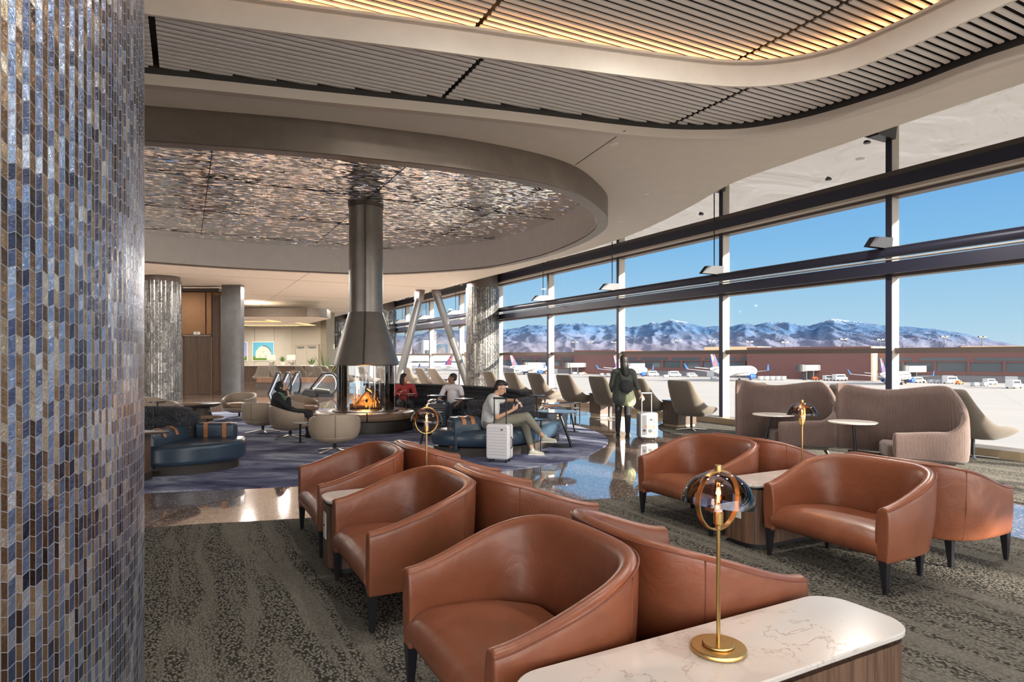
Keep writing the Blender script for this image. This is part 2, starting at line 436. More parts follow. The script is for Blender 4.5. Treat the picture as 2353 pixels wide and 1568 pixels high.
# oval shared by the rug and the ceiling ring
OV = [(-.42,8.76),(1.3,8.32),(2.3,8.16),(3.5,8.03),(4.69,8.1),(5.6,8.4),(6.55,9.1),(7.2,9.75),(7.75,10.65),(8.2,12.2),(8.4,14.4),(7.9,17.0),(5.7,19.6),(3.2,20.25),(.6,20.4),(-2.2,19.8),(-4.6,17.6),(-5.6,14.6),(-5.0,11.4),(-3.2,9.5)]
OVs = spline([(a,b) for a,b in OV], 6, True)
oval = [W(q[0], q[1]) for q in OVs]
def offset_closed(pts, d):
    out = []; n = len(pts)
    for i in range(n):
        t = (pts[(i+1)%n]-pts[(i-1)%n]); nn = Vector((-t.y, t.x, 0)).normalized(); out.append(pts[i]+nn*d)
    return out
area2 = sum(oval[i].x*oval[(i+1)%len(oval)].y-oval[(i+1)%len(oval)].x*oval[i].y for i in range(len(oval)))
SGN = 1 if area2 > 0 else -1      # left normal is inward for counter-clockwise
m = MB(); m.prism(oval, 0.0, .012)
tag(m.build('rug', M['blue_carpet'], smooth=False), 'mottled blue and grey oval carpet set into the terrazzo under the fireplace lounge', 'rug')
# near grey carpet with a rounded corner
nc = [(-9,6.95),(-3,6.95),(-.33,6.88),(.68,6.66),(2.2,6.32),(3.78,5.97),(4.9,5.72),(5.7,5.45),(6.3,5.0),(6.62,4.3),(6.66,3.3),(6.66,2.0),(6.66,-5.9)]
ncs = [W(q[0],q[1]) for q in spline(nc, 6)]
m = MB(); m.prism(ncs+[W(-9,-5.9)], 0.0, .014)
tag(m.build('carpet', M['carpet'], smooth=False), 'grey loop pile carpet with streaked grain under the caramel leather chairs', 'carpet')
wc = [(8.3,-5.9),(8.3,2),(8.32,5),(8.5,7.4),(8.9,9.1),(9.4,10.7),(10.2,11.7),(11.2,12.1),(11.95,12.2)]
wcs = [W(q[0],q[1]) for q in spline(wc, 6)]
m = MB(); m.prism(wcs+[W(11.95,-5.9)], 0.0, .014)
tag(m.build('carpet', M['carpet'], smooth=False), 'grey loop pile carpet strip along the window under the mauve corduroy seats', 'carpet')

# ---- window wall
BB = [7.13+4.17*i for i in range(-9, 13)]
WA = 12.0
for i, b in enumerate(BB[:-1]):
    m = MB()
    b2 = BB[i+1]
    for z0, z1 in ((.15,1.72),(1.82,3.2),(3.62,4.7),(5.02,6.3)):
        m.add([W(WA,b+.05,z0), W(WA,b2-.05,z0), W(WA,b2-.05,z1), W(WA,b+.05,z1)], [(0,1,2,3)])
    wn = struct(m.build('window_%d' % (i+1), M['window_glass'], smooth=False))
    m = MB(); m.prism([W(11.81,b-.055), W(12.03,b-.055), W(12.03,b+.055), W(11.81,b+.055)], 0, 6.35)
    m.prism([W(11.96,b+.055), W(12.0,b+.055), W(12.0,b+.085), W(11.96,b+.085)], 0.1, 6.35)
    fr_ = m.build('window_frame', M['mullion'], wn, smooth=False)
    m = MB(); m.prism([W(11.79,b-.057), W(11.812,b-.057), W(11.812,b+.057), W(11.79,b+.057)], .15, 6.35); m.build('shaded_inner_cap', M['navy'], fr_, smooth=False)  # dark strip on the room face: its own navy plus shade put into colour
def wallbar(name, a0, a1, z0, z1, mat, bev=0):
    m = MB(); m.prism([W(a0,BB[0]), W(a1,BB[0]), W(a1,BB[-1]), W(a0,BB[-1])], z0, z1)
    return struct(m.build(name, mat, smooth=False))
wallbar('trim_1', 11.9, 12.04, 1.715, 1.815, M['beam_brown'])
def longtube(name, a, z, r, mat):
    m = MB(); m.tube([W(a,BB[0],z), W(a,BB[-1],z)], r, 12); return struct(m.build(name, mat))
wallbar('trim_2', 11.62, 11.80, 3.20, 3.42, M['navy'])
longtube('trim_3', 11.66, 3.60, .10, M['navy'])
wallbar('trim_4', 11.60, 11.78, 3.455, 3.475, M['beam_light'])
wallbar('trim_5', 11.80, 12.04, 3.15, 3.22, M['beam_brown'])
wallbar('trim_6', 11.60, 11.80, 4.78, 5.0, M['navy'])
wallbar('trim_7', 11.62, 11.80, 4.715, 4.775, M['beam_light'])
wallbar('trim_8', 11.8, 12.05, 4.66, 4.74, M['beam_brown'])
wallbar('trim_9', 11.66, 12.05, 5.0, 5.11, M['beam_brown'])
wallbar('trim_10', 11.58, 12.08, 0.0, .15, M['sill'])
for i, b in enumerate(BB):
    m = MB()
    for z0, z1 in ((3.68,3.86),):
        F6 = [(3,2,1,0),(4,5,6,7),(0,1,5,4),(1,2,6,5),(2,3,7,6),(3,0,4,7)]
        m.add([W(11.12,b-.06,3.68), W(11.80,b-.06,3.68), W(11.80,b+.06,3.68), W(11.12,b+.06,3.68), W(11.30,b-.06,3.87), W(11.84,b-.06,3.90), W(11.84,b+.06,3.90), W(11.30,b+.06,3.87)], F6)
        if abs(b-7.13) > .1: m.tube([W(11.62,b+.05,6.3), W(11.62,b+.05,3.8)], .013, 6)
        m.add([W(11.3,b-.12,5.74), W(11.82,b-.12,5.74), W(11.82,b+.10,5.74), W(11.3,b+.10,5.74), W(11.15,b-.12,5.98), W(11.86,b-.12,5.98), W(11.86,b+.10,5.98), W(11.15,b+.10,5.98)],
              [(3,2,1,0),(4,5,6,7),(0,1,5,4),(1,2,6,5),(2,3,7,6),(3,0,4,7)])
    struct(m.build('trim_%d' % (20+i), M['black_metal'], smooth=False))
# roof slab above everything and outside canopy
m = MB(); m.prism([W(-22,-6), W(12.1,-6), W(12.1,58), W(-22,58)], 6.36, 6.6)
struct(m.build('ceiling_roof', M['roof'], smooth=False))
m = MB(); ca, cb_ = 12.1, 14.5
m.add([W(ca,-31,6.3), W(cb_,-31,5.72), W(cb_,60,5.72), W(ca,60,6.3), W(ca,-31,6.6), W(cb_,-31,6.05), W(cb_,60,6.05), W(ca,60,6.6)], [(3,2,1,0),(4,5,6,7),(0,1,5,4),(1,2,6,5),(2,3,7,6),(3,0,4,7)])
cn = struct(m.build('ceiling_canopy', M['canopy'], smooth=False))
m = MB()
for i, b in enumerate(BB):
    for a, db in ((12.7,1.0),(13.7,2.6)):
        zc_ = 6.3-.58*(a-12.1)/2.4; c = W(a, b+db, 0); m.lathe([(.07,zc_-.016),(.07,zc_+.03)], 16, c=(c.x, c.y))
m.build('recessed_fitting', M['black_metal'], cn, smooth=False)

m = MB(); m.prism([W(11.9,-31), W(12.15,-31), W(12.15,-6), W(11.9,-6)], 6.36, 12.5); struct(m.build('wall_sun_blocker', M['wall_grey'], smooth=False))  # unseen wall added to keep the sun off the near chairs
m = MB(); m.prism([W(-21.9,8), W(-21.6,8), W(-21.6,57), W(-21.9,57)], 0, 6.36); struct(m.build('wall_far_left', M['wall_olive'], smooth=False))
# ---- ceiling soffit z = 4.7
SZ = 4.7
outer = [(8.25,-7),(8.25,0),(8.28,3.5),(8.33,4.9),(8.40,6.6),(8.52,7.9),(9.05,9.4),(9.55,11.0),(9.95,12.8),(10.2,15.5),(10.25,20),(10.2,26),(10.15,34),(10.2,58)]
outs = [(q[0],q[1]) for q in spline(outer, 5)]
slat_px = [(333,172),(720,212),(990,239),(1200,262),(1400,287),(1480,295),(1550,300),(1640,301),(1720,297),(1810,282),(1900,260),(2000,230),(2100,197),(2353,105)]
slb = []
for px, py in slat_px:
    q = PZ(px, py, 4.78); slb.append(AB(q.x, q.y))
slb = [(-22, 9.5),(-8,9.1),(-3,8.75)] + slb[0:] + [(8.0,1.5),(8.0,-7)]
slbs = [(q[0],q[1]) for q in spline(slb, 4)]
# polygon: soffit between slat boundary and outer boundary, with the oval hole
def tri_fill(name, loops, z, mat, thick=.08):
    import bmesh
    bm = bmesh.new(); eds = []
    for lp in loops:
        vs = [bm.verts.new((p[0], p[1], z)) for p in lp]
        for i in range(len(vs)): eds.append(bm.edges.new((vs[i], vs[(i+1) % len(vs)])))
    bmesh.ops.triangle_fill(bm, use_beauty=True, use_dissolve=False, edges=eds)
    bmesh.ops.recalc_face_normals(bm, faces=bm.faces)
    for f in bm.faces:
        if f.normal.z > 0: f.normal_flip()
    me = bpy.data.meshes.new(name); bm.to_mesh(me); bm.free(); me.materials.append(mat)
    o = bpy.data.objects.new(name, me); COL.objects.link(o)
    return o
pl = [W(a,b) for a,b in slbs] + [W(a,b) for a,b in outs] + [W(-22,58)]
ring_in = offset_closed(oval, .22*SGN)
ceil = struct(tri_fill('ceiling', [[(p.x,p.y) for p in pl], [(p.x,p.y) for p in oval]], SZ, M['soffit']))
# lip of the soffit up to the roof at both edges
def strip(mb, pts, z0, z1, mi=0):
    rows = [[Vector((p.x,p.y,z0)) for p in pts], [Vector((p.x,p.y,z1)) for p in pts]]; mb.grid(rows, mi)
m = MB(); strip(m, [W(a,b) for a,b in outs], SZ, 6.36); m.build('soffit_edge', M['soffit'], ceil)
m = MB(); strip(m, [W(a,b) for a,b in slbs], SZ, 5.1); m.build('soffit_lip', M['slat_back'], ceil)
m = MB()   # light trim along the soffit edge next to the slats
m.sweep([(W(a,b).x, W(a,b).y) for a,b in slbs], lambda t: [(-.02,SZ-.03),(.10,SZ-.03),(.10,SZ+.0),(.02,SZ+.09),(-.02,SZ+.09)])
m.build('soffit_trim', M['beam_light'], ceil)
# panel seams of the soffit
m = MB()
for (p0, p1) in (((1322,379),(1437,300)),):
    q0 = PZ(*p0, SZ); q1 = PZ(*p1, SZ); m.beam((q0.x,q0.y,SZ-.001), (q1.x,q1.y,SZ-.001), .012, .004)
for b in (26, 33, 40):
    m.beam(W(-10,b,SZ-.001), W(10,b,SZ-.001), .012, .004)
for a in (4,):
    m.beam(W(a,20.5,SZ-.001), W(a,57,SZ-.001), .012, .004)
m.build('panel_seam', M['slat_back'], ceil, smooth=False)
# recessed downlights in the soffit; those after the first few added to brighten
DL = [(1411,331),(1484,446),(1424,508),(1060,700-45),(940,668)]
dls = [PZ(px, py, SZ) for px, py in DL] + [W(9.2,3,SZ), W(9.2,6,SZ), W(9.8,24,SZ), W(6,24,SZ), W(2,24,SZ), W(-2,24,SZ), W(9.4,30,SZ), W(4,30,SZ), W(0,32,SZ), W(-6,26,SZ),W(-9,30,SZ), W(9,37,SZ), W(3,38,SZ)]
first = None
for i, q in enumerate(dls):
    if first is None:
        first = thing('downlight', (q.x,q.y,SZ), 0, 'small round recessed downlight in the beige ceiling', 'ceiling light', 'recessed downlights in the beige ceiling')
        m = MB(); m.lathe([(.045,0),(.065,0),(.065,-.008),(.045,-.008)], 20); m.build('trim_ring', M['white'], first)
        m = MB(); m.lathe([(.044,-.003),(.0001,-.003)], 20); m.build('lens', M['lamp_lit'], first)
    else: copy_thing(first, (q.x,q.y,SZ), 0, None)
for i, q in enumerate(dls[3:]):
    area('downlight_fill', (q.x, q.y, SZ-.03), .25, 75 if q.y < 18 else 190, (1,.93,.84))

# far paler ceiling belongs to the same plane: oval ring and mirrored recess
RB, RT = 4.27, 5.05
m = MB()
op = [(p.x,p.y) for p in oval]
w_ = .22*SGN
m.sweep(op, lambda t: [(0,RB),(0,SZ+.02),(w_,SZ+.02),(w_,RB)], closed=True)
ring = struct(m.build('ceiling_ring', M['bronze'], smooth=True, bevel=.012))
m = MB(); m.sweep([(p.x,p.y) for p in ring_in], lambda t: [(0,RB+.03),(0,RT),(.02*SGN,RT),(.02*SGN,RB+.03)], closed=True)
m.build('lit_inner_fascia', M['champagne'], ring)  # paler than the bronze ring: light bounced off the floor put into colour
m = MB(); m.add([(p.x,p.y,RT) for p in offset_closed(oval, .2*SGN)], [tuple(range(len(oval)))])
rip = m.build('mirror_ceiling', M['ripple'], ring, smooth=False)
m = MB()
for b in (10.2, 13.2, 16.2, 19.2): m.beam(W(-5,b,RT-.002), W(8.1 if b<19 else 6,b,RT-.002), .014, .004)
for a in (-2.6, .4, 3.5, 6.4): m.beam(W(a,8.7 if a<6 else 9.5,RT-.002), W(a,19.4 if a<6 else 18.3,RT-.002), .014, .004)
m.build('panel_seam', M['slat_back'], ring, smooth=False)

# ---- slatted ceiling
cove = [(-9,6.9),(-4,6.9),(-1.2,6.85),(-.2,6.72),(.85,6.50),(2.2,6.18),(3.75,5.84),(5.0,5.55),(5.75,5.32),(6.25,4.98),(6.55,4.5),(6.62,3.9),(6.60,3.1),(6.58,1.5),(6.58,-7)]
cvs = [W(q[0],q[1]) for q in spline(cove, 6)]
def inside(poly, a, b):
    c = False; n = len(poly); j = n-1
    for i in range(n):
        (xi, yi), (xj, yj) = poly[i], poly[j]
        if (yi > b) != (yj > b) and a < (xj-xi)*(b-yi)/(yj-yi)+xi: c = not c
        j = i
    return c
cv_ab = [AB(p.x,p.y) for p in cvs]
polyIn = cv_ab + [(-9,-7)]
polyOut = [q for q in slbs] + [(-22,-7)]
def spans(poly, b, a0=-9, a1=9):
    xs = []; n = len(poly); j = n-1
    for i in range(n):
        (xi, yi), (xj, yj) = poly[i], poly[j]
        if (yi > b) != (yj > b): xs.append((xj-xi)*(b-yi)/(yj-yi)+xi)
        j = i
    xs.sort(); return xs
JOINT = [-3.42,-.28,2.84,5.98,9.1]
def slats(name, z0, b0, b1, mode, mat, parent):
    m = MB(); b = b0; i = 0
    while b < b1:
        if mode == 'out':
            xo = spans(polyOut, b); xi = spans(polyIn, b) if b < 6.95 else []
            hi = xo[-1]; lo = xi[-1]+.03 if xi else -7.0
            segs = [(lo, hi-.04)]
        else:
            xi = spans(polyIn, b-.28); segs = [(-4.0, xi[-1]+.28)] if xi else []
        for lo, hi in segs:
            cuts = [lo] + [j for j in JOINT if lo+.05 < j < hi-.05] + [hi]
            for c0, c1 in zip(cuts[:-1], cuts[1:]):
                g0 = c0+(.03 if c0 != lo else 0); g1 = c1-(.03 if c1 != hi else 0)
                if g1-g0 < .05: continue
                m.prism([W(g0,b), W(g1,b), W(g1,b+.048), W(g0,b+.048)], z0, z0+.022)
        b += .1; i += 1
    return m.build(name, mat, parent, smooth=False)
m = MB(); m.add([W(-9,-7,5.08), W(9,-7,5.08), W(9,9.3,5.08), W(-9,9.3,5.08)], [(0,1,2,3)])
m2 = tri_fill('ceiling_slatted', [[(W(a,b).x, W(a,b).y) for a,b in slbs] + [(W(-22,-7).x, W(-22,-7).y)], [(p.x,p.y) for p in cvs]+[(W(-9,-7).x, W(-9,-7).y)]], 5.06, M['slat_back'])
struct(m2)
slats('slat', 4.865, -1.0, 9.1, 'out', M['slat'], m2)
m = MB(); m.add([W(-9,-7,5.42), W(9,-7,5.42), W(9,9.3,5.42), W(-9,9.3,5.42)], [(0,1,2,3)]); m.build('upper_backing', M['slat_back'], m2, smooth=False)
slats('upper_slat', 5.27, -2.0, 7.3, 'in', M['slat'], m2)
m = MB()
m.sweep([(p.x,p.y) for p in cvs], lambda t: [(0,4.855),(0,5.17),(.035,5.17),(.035,4.855)])
m.build('cove_fascia', M['champagne'], m2)
m = MB()
m.sweep([(p.x,p.y) for p in cvs], lambda t: [(.0,5.10),(.20,5.10),(.20,5.14),(.0,5.14)]); m.build('cove_ledge', M['champagne'], m2)
m = MB(); m.sweep([(p.x,p.y) for p in cvs], lambda t: [(.10,5.145),(.14,5.145),(.14,5.165),(.10,5.165)]); m.build('cove_light_strip', M['cove'], m2)

# small downlights between the slats
for i, (a, b) in enumerate(((2.0,1.0),(4.6,2.6),(-.4,3.6),(2.2,4.2),(4.4,4.2))):
    zz = 4.895 if (a > 6.7 or b > 6.3) else 5.265
    q = W(a, b, zz+.0); copy_thing(first, (q.x,q.y,zz+.0), 0, 'small round downlight set between the ceiling slats', 'downlights between the ceiling slats')
    area('slat_downlight', (q.x,q.y,zz-.03), .3, 26, (1,.93,.84))
# ================================================================ tiled columns
def tile_mat(name, even, odd, grout, rough=.22, metal=.55, bsc=55, gw=(.07,.035)):
    k = NT(name)
    at = k.n('ShaderNodeAttribute'); at.attribute_name = 'tile'      # x: random, y: column parity
    sp = k.n('ShaderNodeSeparateXYZ'); k.l(at.outputs['Vector'], sp.inputs[0])
    uv = k.n('ShaderNodeUVMap'); su = k.n('ShaderNodeSeparateXYZ'); k.l(uv.outputs[0], su.inputs[0])
    ca = k.ramp(sp.outputs[0], even, 'LINEAR'); cb = k.ramp(sp.outputs[0], odd, 'LINEAR')
    c = k.mix(sp.outputs[1], ca, cb)
    v = k.coords(); n = k.noise(v, bsc, 4, .6, 1.0)
    c = k.mix(k.ramp(n, [(.3,(0,)*3),(.75,(.6,)*3)]), c, (.5,.5,.5), 'OVERLAY')
    def edge(s, w):
        a = k.math('ABSOLUTE', k.math('SUBTRACT', s, .5)); return k.math('GREATER_THAN', a, .5-w)
    g = k.math('MAXIMUM', edge(su.outputs[0], gw[0]), edge(su.outputs[1], gw[1]))
    k.col(k.mix(g, c, grout)); 
    r = k.math('ADD', rough, k.math('MULTIPLY', g, .4)); k.l(r, k.b.inputs['Roughness'])
    k.l(k.math('MULTIPLY', k.math('SUBTRACT', 1.0, g), metal), k.b.inputs['Metallic'])
    hh = k.math('SUBTRACT', k.math('MULTIPLY', n, .55), k.math('MULTIPLY', g, .6))
    k.bump(hh, .55, .012)
    return k.m
TILE = tile_mat('glazed_tile', [(0,(.035,.045,.085)),(.3,(.09,.12,.22)),(.6,(.22,.31,.50)),(.85,(.42,.50,.64)),(1,(.60,.66,.74))],
                [(0,(.035,.028,.025)),(.3,(.12,.072,.042)),(.6,(.27,.175,.10)),(.85,(.46,.37,.25)),(1,(.64,.60,.52))], (.26,.27,.30,1), .16, .72, 52, (.055,.028))  # blue and bronze columns hold sky and room reflections as base colour
TILE2 = tile_mat('glazed_tile_column', [(0,(.07,.07,.075)),(.5,(.15,.15,.15)),(1,(.33,.33,.32))], [(0,(.06,.058,.054)),(.5,(.13,.12,.11)),(1,(.28,.27,.25))], (.03,.03,.03,1), .25, .6, 12, (.09,.06))
def tiled_cyl(name, cx, cy, R, z0, z1, ncol, h, t0, t1, cut, pleat, mat, seed):
    rnd = random.Random(seed); vs = []; fs = []; uvs = []; at = []
    nr = int((z1-z0)/h)+1
    n = int(round((t1-t0)/(2*PI)*ncol)); 
    rad = [R + (pleat if i % 2 else 0) for i in range(n+1)]
    low = [[rnd.random() for _ in range(nr//5+3)] for _ in range(n//3+2)]
    for c in range(n):
        ta = t0+(t1-t0)*c/n; tb = t0+(t1-t0)*(c+1)/n
        pa = (cx+rad[c]*math.cos(ta), cy+rad[c]*math.sin(ta)); pb = (cx+rad[c+1]*math.cos(tb), cy+rad[c+1]*math.sin(tb))
        for r in range(nr+1):
            za = z0+r*h + (cut if c % 2 else 0); zb = z0+r*h + (0 if c % 2 else cut)
            za0 = max(z0, za-h); zb0 = max(z0, zb-h); za1 = min(z1, za); zb1 = min(z1, zb)
            if za1 <= za0+1e-4 and zb1 <= zb0+1e-4: continue
            o = len(vs); vs += [(*pa, za0), (*pb, zb0), (*pb, zb1), (*pa, za1)]
            fs.append((o,o+1,o+2,o+3)); uvs += [0,0,1,0,1,1,0,1]
            q = .55*rnd.random()+.45*low[c//3][r//5]
            at.append((min(1,max(0,(q-.5)*1.35+.5)), c % 2, 0))
    me = bpy.data.meshes.new(name); me.from_pydata(vs, [], fs); me.materials.append(mat)
    ul = me.uv_layers.new(name='UVMap'); ul.data.foreach_set('uv', uvs)
    a = me.attributes.new('tile', 'FLOAT_VECTOR', 'FACE'); a.data.foreach_set('vector', [x for t in at for x in t])
    o = bpy.data.objects.new(name, me); COL.objects.link(o); return o
# near drum
T = 3.0; R = 1.95; ang = math.atan2(331-CX, F)
tp = Vector((math.sin(ang)*T, math.cos(ang)*T)); cc = tp + Vector((-math.cos(ang), math.sin(ang)))*R
tt = math.atan2(tp.y-cc.y, tp.x-cc.x)
core = thing('tiled_column', (cc.x, cc.y, 0), 0, 'huge round column clad in blue and bronze reflection-painted picket tiles at the left foreground', 'column')
o = tiled_cyl('tile_cladding', 0, 0, R, 0, 6.3, 540, .0435, tt-2.0, tt+.6, .0098, .0016, TILE, 3); o.parent = core
m = MB(); m.lathe([(R-.02,0),(R-.02,6.3)], 64); m.build('column_core', M['dark_plinth'], core)
CT = [('round tiled column beside the window with sunlit bands, right of the two sloping steel braces', 23.6),
      ('round tiled column half hidden behind the right edge of the fireplace hood', 37.9),
      ('farthest round tiled column, just left of the fireplace hood', 51.5)]
def far_col(x, y, R, lab, seed):
    c = thing('tiled_column', (x, y, 0), 0, lab, 'column', 'round tiled columns farther back')
    o = tiled_cyl('tile_cladding', 0, 0, R, 0, 4.5, 90, .075, 0, 2*PI, .0, .008, TILE2, seed); o.parent = c
    m = MB(); m.lathe([(R-.04,0),(R-.04,6.3)], 40); m.build('column_core', M['beam_brown'], c)
for i, (lab, b) in enumerate(CT):
    q = W(11.0, b); far_col(q.x, q.y, .69, lab, 10+i)
q = PZ(372, 922); far_col(q.x*(q.y+.6)/q.y, q.y+.6, .66, 'round tiled column at the left beside the lift doors', 20)

# sloping braces
def brace(p, q, lab):
    t = thing('steel_brace', (q.x,q.y,0), 0, lab, 'brace', 'sloping steel braces by the window'); o = Vector((q.x,q.y,0))
    m = MB(); m.tube([p-o, q-o], .17, 20); m.build('tube', M['steelgrey'], t)
    m = MB(); d = (p-q).normalized(); m.beam(p-o-d*.1, p-o+d*.45+Vector((0,0,.3)), .34, .3); m.build('top_bracket', M['beam_brown'], t, bevel=.02)
M['steelgrey'] = simple('painted_steel', (.055,.055,.055), .45, 0)
brace(PD(963, 686, 28.5), PD(913, 893, 27.5), 'grey steel brace sloping down to the left, left of the pair beside the tiled column')
brace(PD(1003, 676, 28.5), PD(1077, 893, 29.5), 'grey steel brace sloping down to the right, ending behind the tiled column')

# ================================================================ lift wall and far hall
Yl = 27.0
def X(px, Y): return (px-CX)/F*Y
def Zp(py, Y): return EYE+(YH-py)/F*Y
m = MB(); m.box(X(300,Yl), X(413,Yl), Yl, Yl+.3, 0, 4.7); struct(m.build('wall_left', M['wall_olive'], smooth=False))
lw = MB(); lw.box(X(405,Yl), X(510,Yl), Yl+.05, Yl+.35, 0, Zp(667,Yl)); lw = struct(lw.build('wall_lift', M['copper'], smooth=False))
m = MB(); m.box(X(413,Yl), X(472,Yl), Yl-.01, Yl+.05, Zp(769,Yl), Zp(672,Yl)); m.box(X(474.5,Yl), X(486,Yl), Yl-.01, Yl+.05, Zp(769,Yl), Zp(672,Yl))
m.build('copper_panel', M['copper'], lw, smooth=False, bevel=.01)
m = MB(); m.box(X(413,Yl), X(419,Yl), Yl-.01, Yl+.05, .12, Zp(771,Yl)); m.box(X(488,Yl), X(508,Yl), Yl-.02, Yl+.05, .12, Zp(679,Yl)); m.box(X(413,Yl),X(508,Yl),Yl-.02,Yl+.05,0,.11)
m.build('wood_panel', M['walnut_red'], lw, smooth=False, bevel=.01)
d1 = MB(); d1.box(X(419,Yl), X(422,Yl), Yl-.06, Yl+.05, 0, Zp(771,Yl)); d1.box(X(486,Yl), X(488.5,Yl), Yl-.06, Yl+.05, 0, Zp(771,Yl)); d1.box(X(419,Yl), X(488.5,Yl), Yl-.06, Yl+.05, Zp(773.5,Yl), Zp(770,Yl))
d1 = struct(d1.build('door_1', M['bronze'], smooth=False))
m = MB(); m.box(X(422,Yl), X(453.5,Yl), Yl-.01, Yl+.05, .02, Zp(774,Yl)); m.build('door_leaf', M['walnut_red'], d1, smooth=False)
m = MB(); m.box(X(454.2,Yl), X(486,Yl), Yl-.01, Yl+.05, .02, Zp(774,Yl)); m.build('door_leaf', M['walnut_red'], d1, smooth=False)
s = thing('lift_sign', (X(453,Yl), Yl-.03, Zp(766,Yl)), 0, 'small white lift indicator sign with a triangle above the lift doors', 'sign')
m = MB(); m.box(-.14,.14,0,.02,-.06,.06); m.build('plate', M['white'], s, smooth=False)
m = MB(); m.add([(-.035,-.003,.03),(.035,-.003,.03),(0,-.003,-.03)], [(0,1,2)]); m.build('triangle', M['black_metal'], s, smooth=False)
pl = MB(); pl.box(X(509,Yl-.6), X(553,Yl-.6), Yl-.6, Yl-.25, 0.0, 4.7); struct(pl.build('wall_pillar', M['pillar_grey'], smooth=False))
m = MB(); m.box(X(413,Yl), X(509,Yl), Yl-.25, Yl+.3, Zp(671,Yl), Zp(664,Yl)); struct(m.build('trim_60', M['dark_plinth'], smooth=False))
# lowered tray ceiling with warm coves
Yt0, Yt1 = 34.0, 45.5
tr = MB(); x0, x1 = -19, X(740,Yt0)
poly = [(x0,Yt0),(x1-.8,Yt0),(x1-.25,Yt0+.2),(x1,Yt0+.8),(x1,Yt0+1.6),(X(668,Yt1)+.3,Yt1),(x0,Yt1)]
tr.prism(poly, 3.83, 4.26, side_mi=1); tr = struct(tr.build('ceiling_tray', [M['ceil_far'], M['bronze']], smooth=False))
m = MB(); m.prism([(x0,Yt0-.03),(x1-.8,Yt0-.03),(x1-.2,Yt0+.15),(x1+.03,Yt0+.8),(x1+.03,Yt0+1.2),(x1-.01,Yt0+1.2),(x1-.01,Yt0+.8),(x1-.25,Yt0+.2),(x1-.8,Yt0),(x0,Yt0)], 3.85, 4.3); m.build('tray_fascia', M['bronze'], tr, smooth=False)
for xa, xb, ya, yb in ((-19, X(632,37.2), 36.3, 38.2), (-19, X(690,39.5), 39.3, 42.6)):
    m = MB(); m.box(xa, xb, ya, yb, 3.80, 3.825); m.build('cove_recess', M['ceil_far'], tr, smooth=False)
    m = MB(); m.box(xa, xb, yb-.22, yb, 3.775, 3.80); m.box(xb-.25, xb, ya, yb, 3.775, 3.80); m.build('cove_light_strip', emit('far_cove', (1.0,.56,.22), 1.0), tr, smooth=False)
# hall walls: frontal picture wall, angled door wall, beige corner
Yw = 45.5
m = MB(); m.box(-30, X(668,Yw), Yw, Yw+.3, 0, 4.7); bw = struct(m.build('wall_back', M['wall_grey'], smooth=False))
m = MB()
for px in (585, 630): m.box(X(px,Yw)-.012, X(px,Yw)+.012, Yw-.004, Yw+.01, 0, 3.83)
m.build('panel_seam', M['beam_brown'], bw, smooth=False)
p0 = Vector((X(668,Yw), Yw, 0)); p1 = Vector((X(729,36.5), 36.5, 0))
p0 = Vector((X(668,Yw), Yw, 0)); p1 = Vector((X(738,43.0), 43.0, 0)); dd = (p1-p0).normalized(); nn = Vector((dd.y,-dd.x,0))
m = MB(); m.prism([p0, p1, p1-nn*.3, p0-nn*.3], 0, 4.7); aw = struct(m.build('wall_door', M['wall_grey'], smooth=False))
m = MB(); m.prism([p1+nn*.05, p1+dd*.7+nn*.05, p1+dd*.7-nn*.6, p1-nn*.6], 0, 4.7); struct(m.build('wall_corner', M['wall_olive'], smooth=False))
TH = math.atan2(dd.y, dd.x)
def on_wall(px, Z):
    # intersect view ray with the angled wall
    rx = (px-CX)/F; t = (rx*p0.y - p0.x)/(dd.x - rx*dd.y); return p0 + dd*t
w0 = on_wall(680,0); w1 = on_wall(734,0); wd = (w1-w0).length
d2 = thing('door_2', w0 + nn*.02, TH, None, None); d2['kind'] = 'structure'
m = MB(); m.box(-.02,.05,-.06,.02,0,2.45); m.box(wd-.05,wd+.02,-.06,.02,0,2.45); m.box(-.02,wd+.02,-.06,.02,2.4,2.5); m.build('door_frame', M['mullion'], d2, smooth=False)
for s0, s1 in ((.06, wd/2-.01), (wd/2+.01, wd-.06)):
    m = MB(); m.box(s0,s1,-.04,0,.02,2.4); lf = m.build('door_leaf', M['wall_grey'], d2, smooth=False)
    m = MB(); m.box(s0+.15,s1-.15,-.10,-.06,1.0,1.06); m.build('push_bar', M['steel'], lf, smooth=False)
    m = MB(); m.box(s0+.3,s1-.3,-.14,-.04,2.28,2.36); m.build('door_closer', M['steel'], lf, smooth=False)
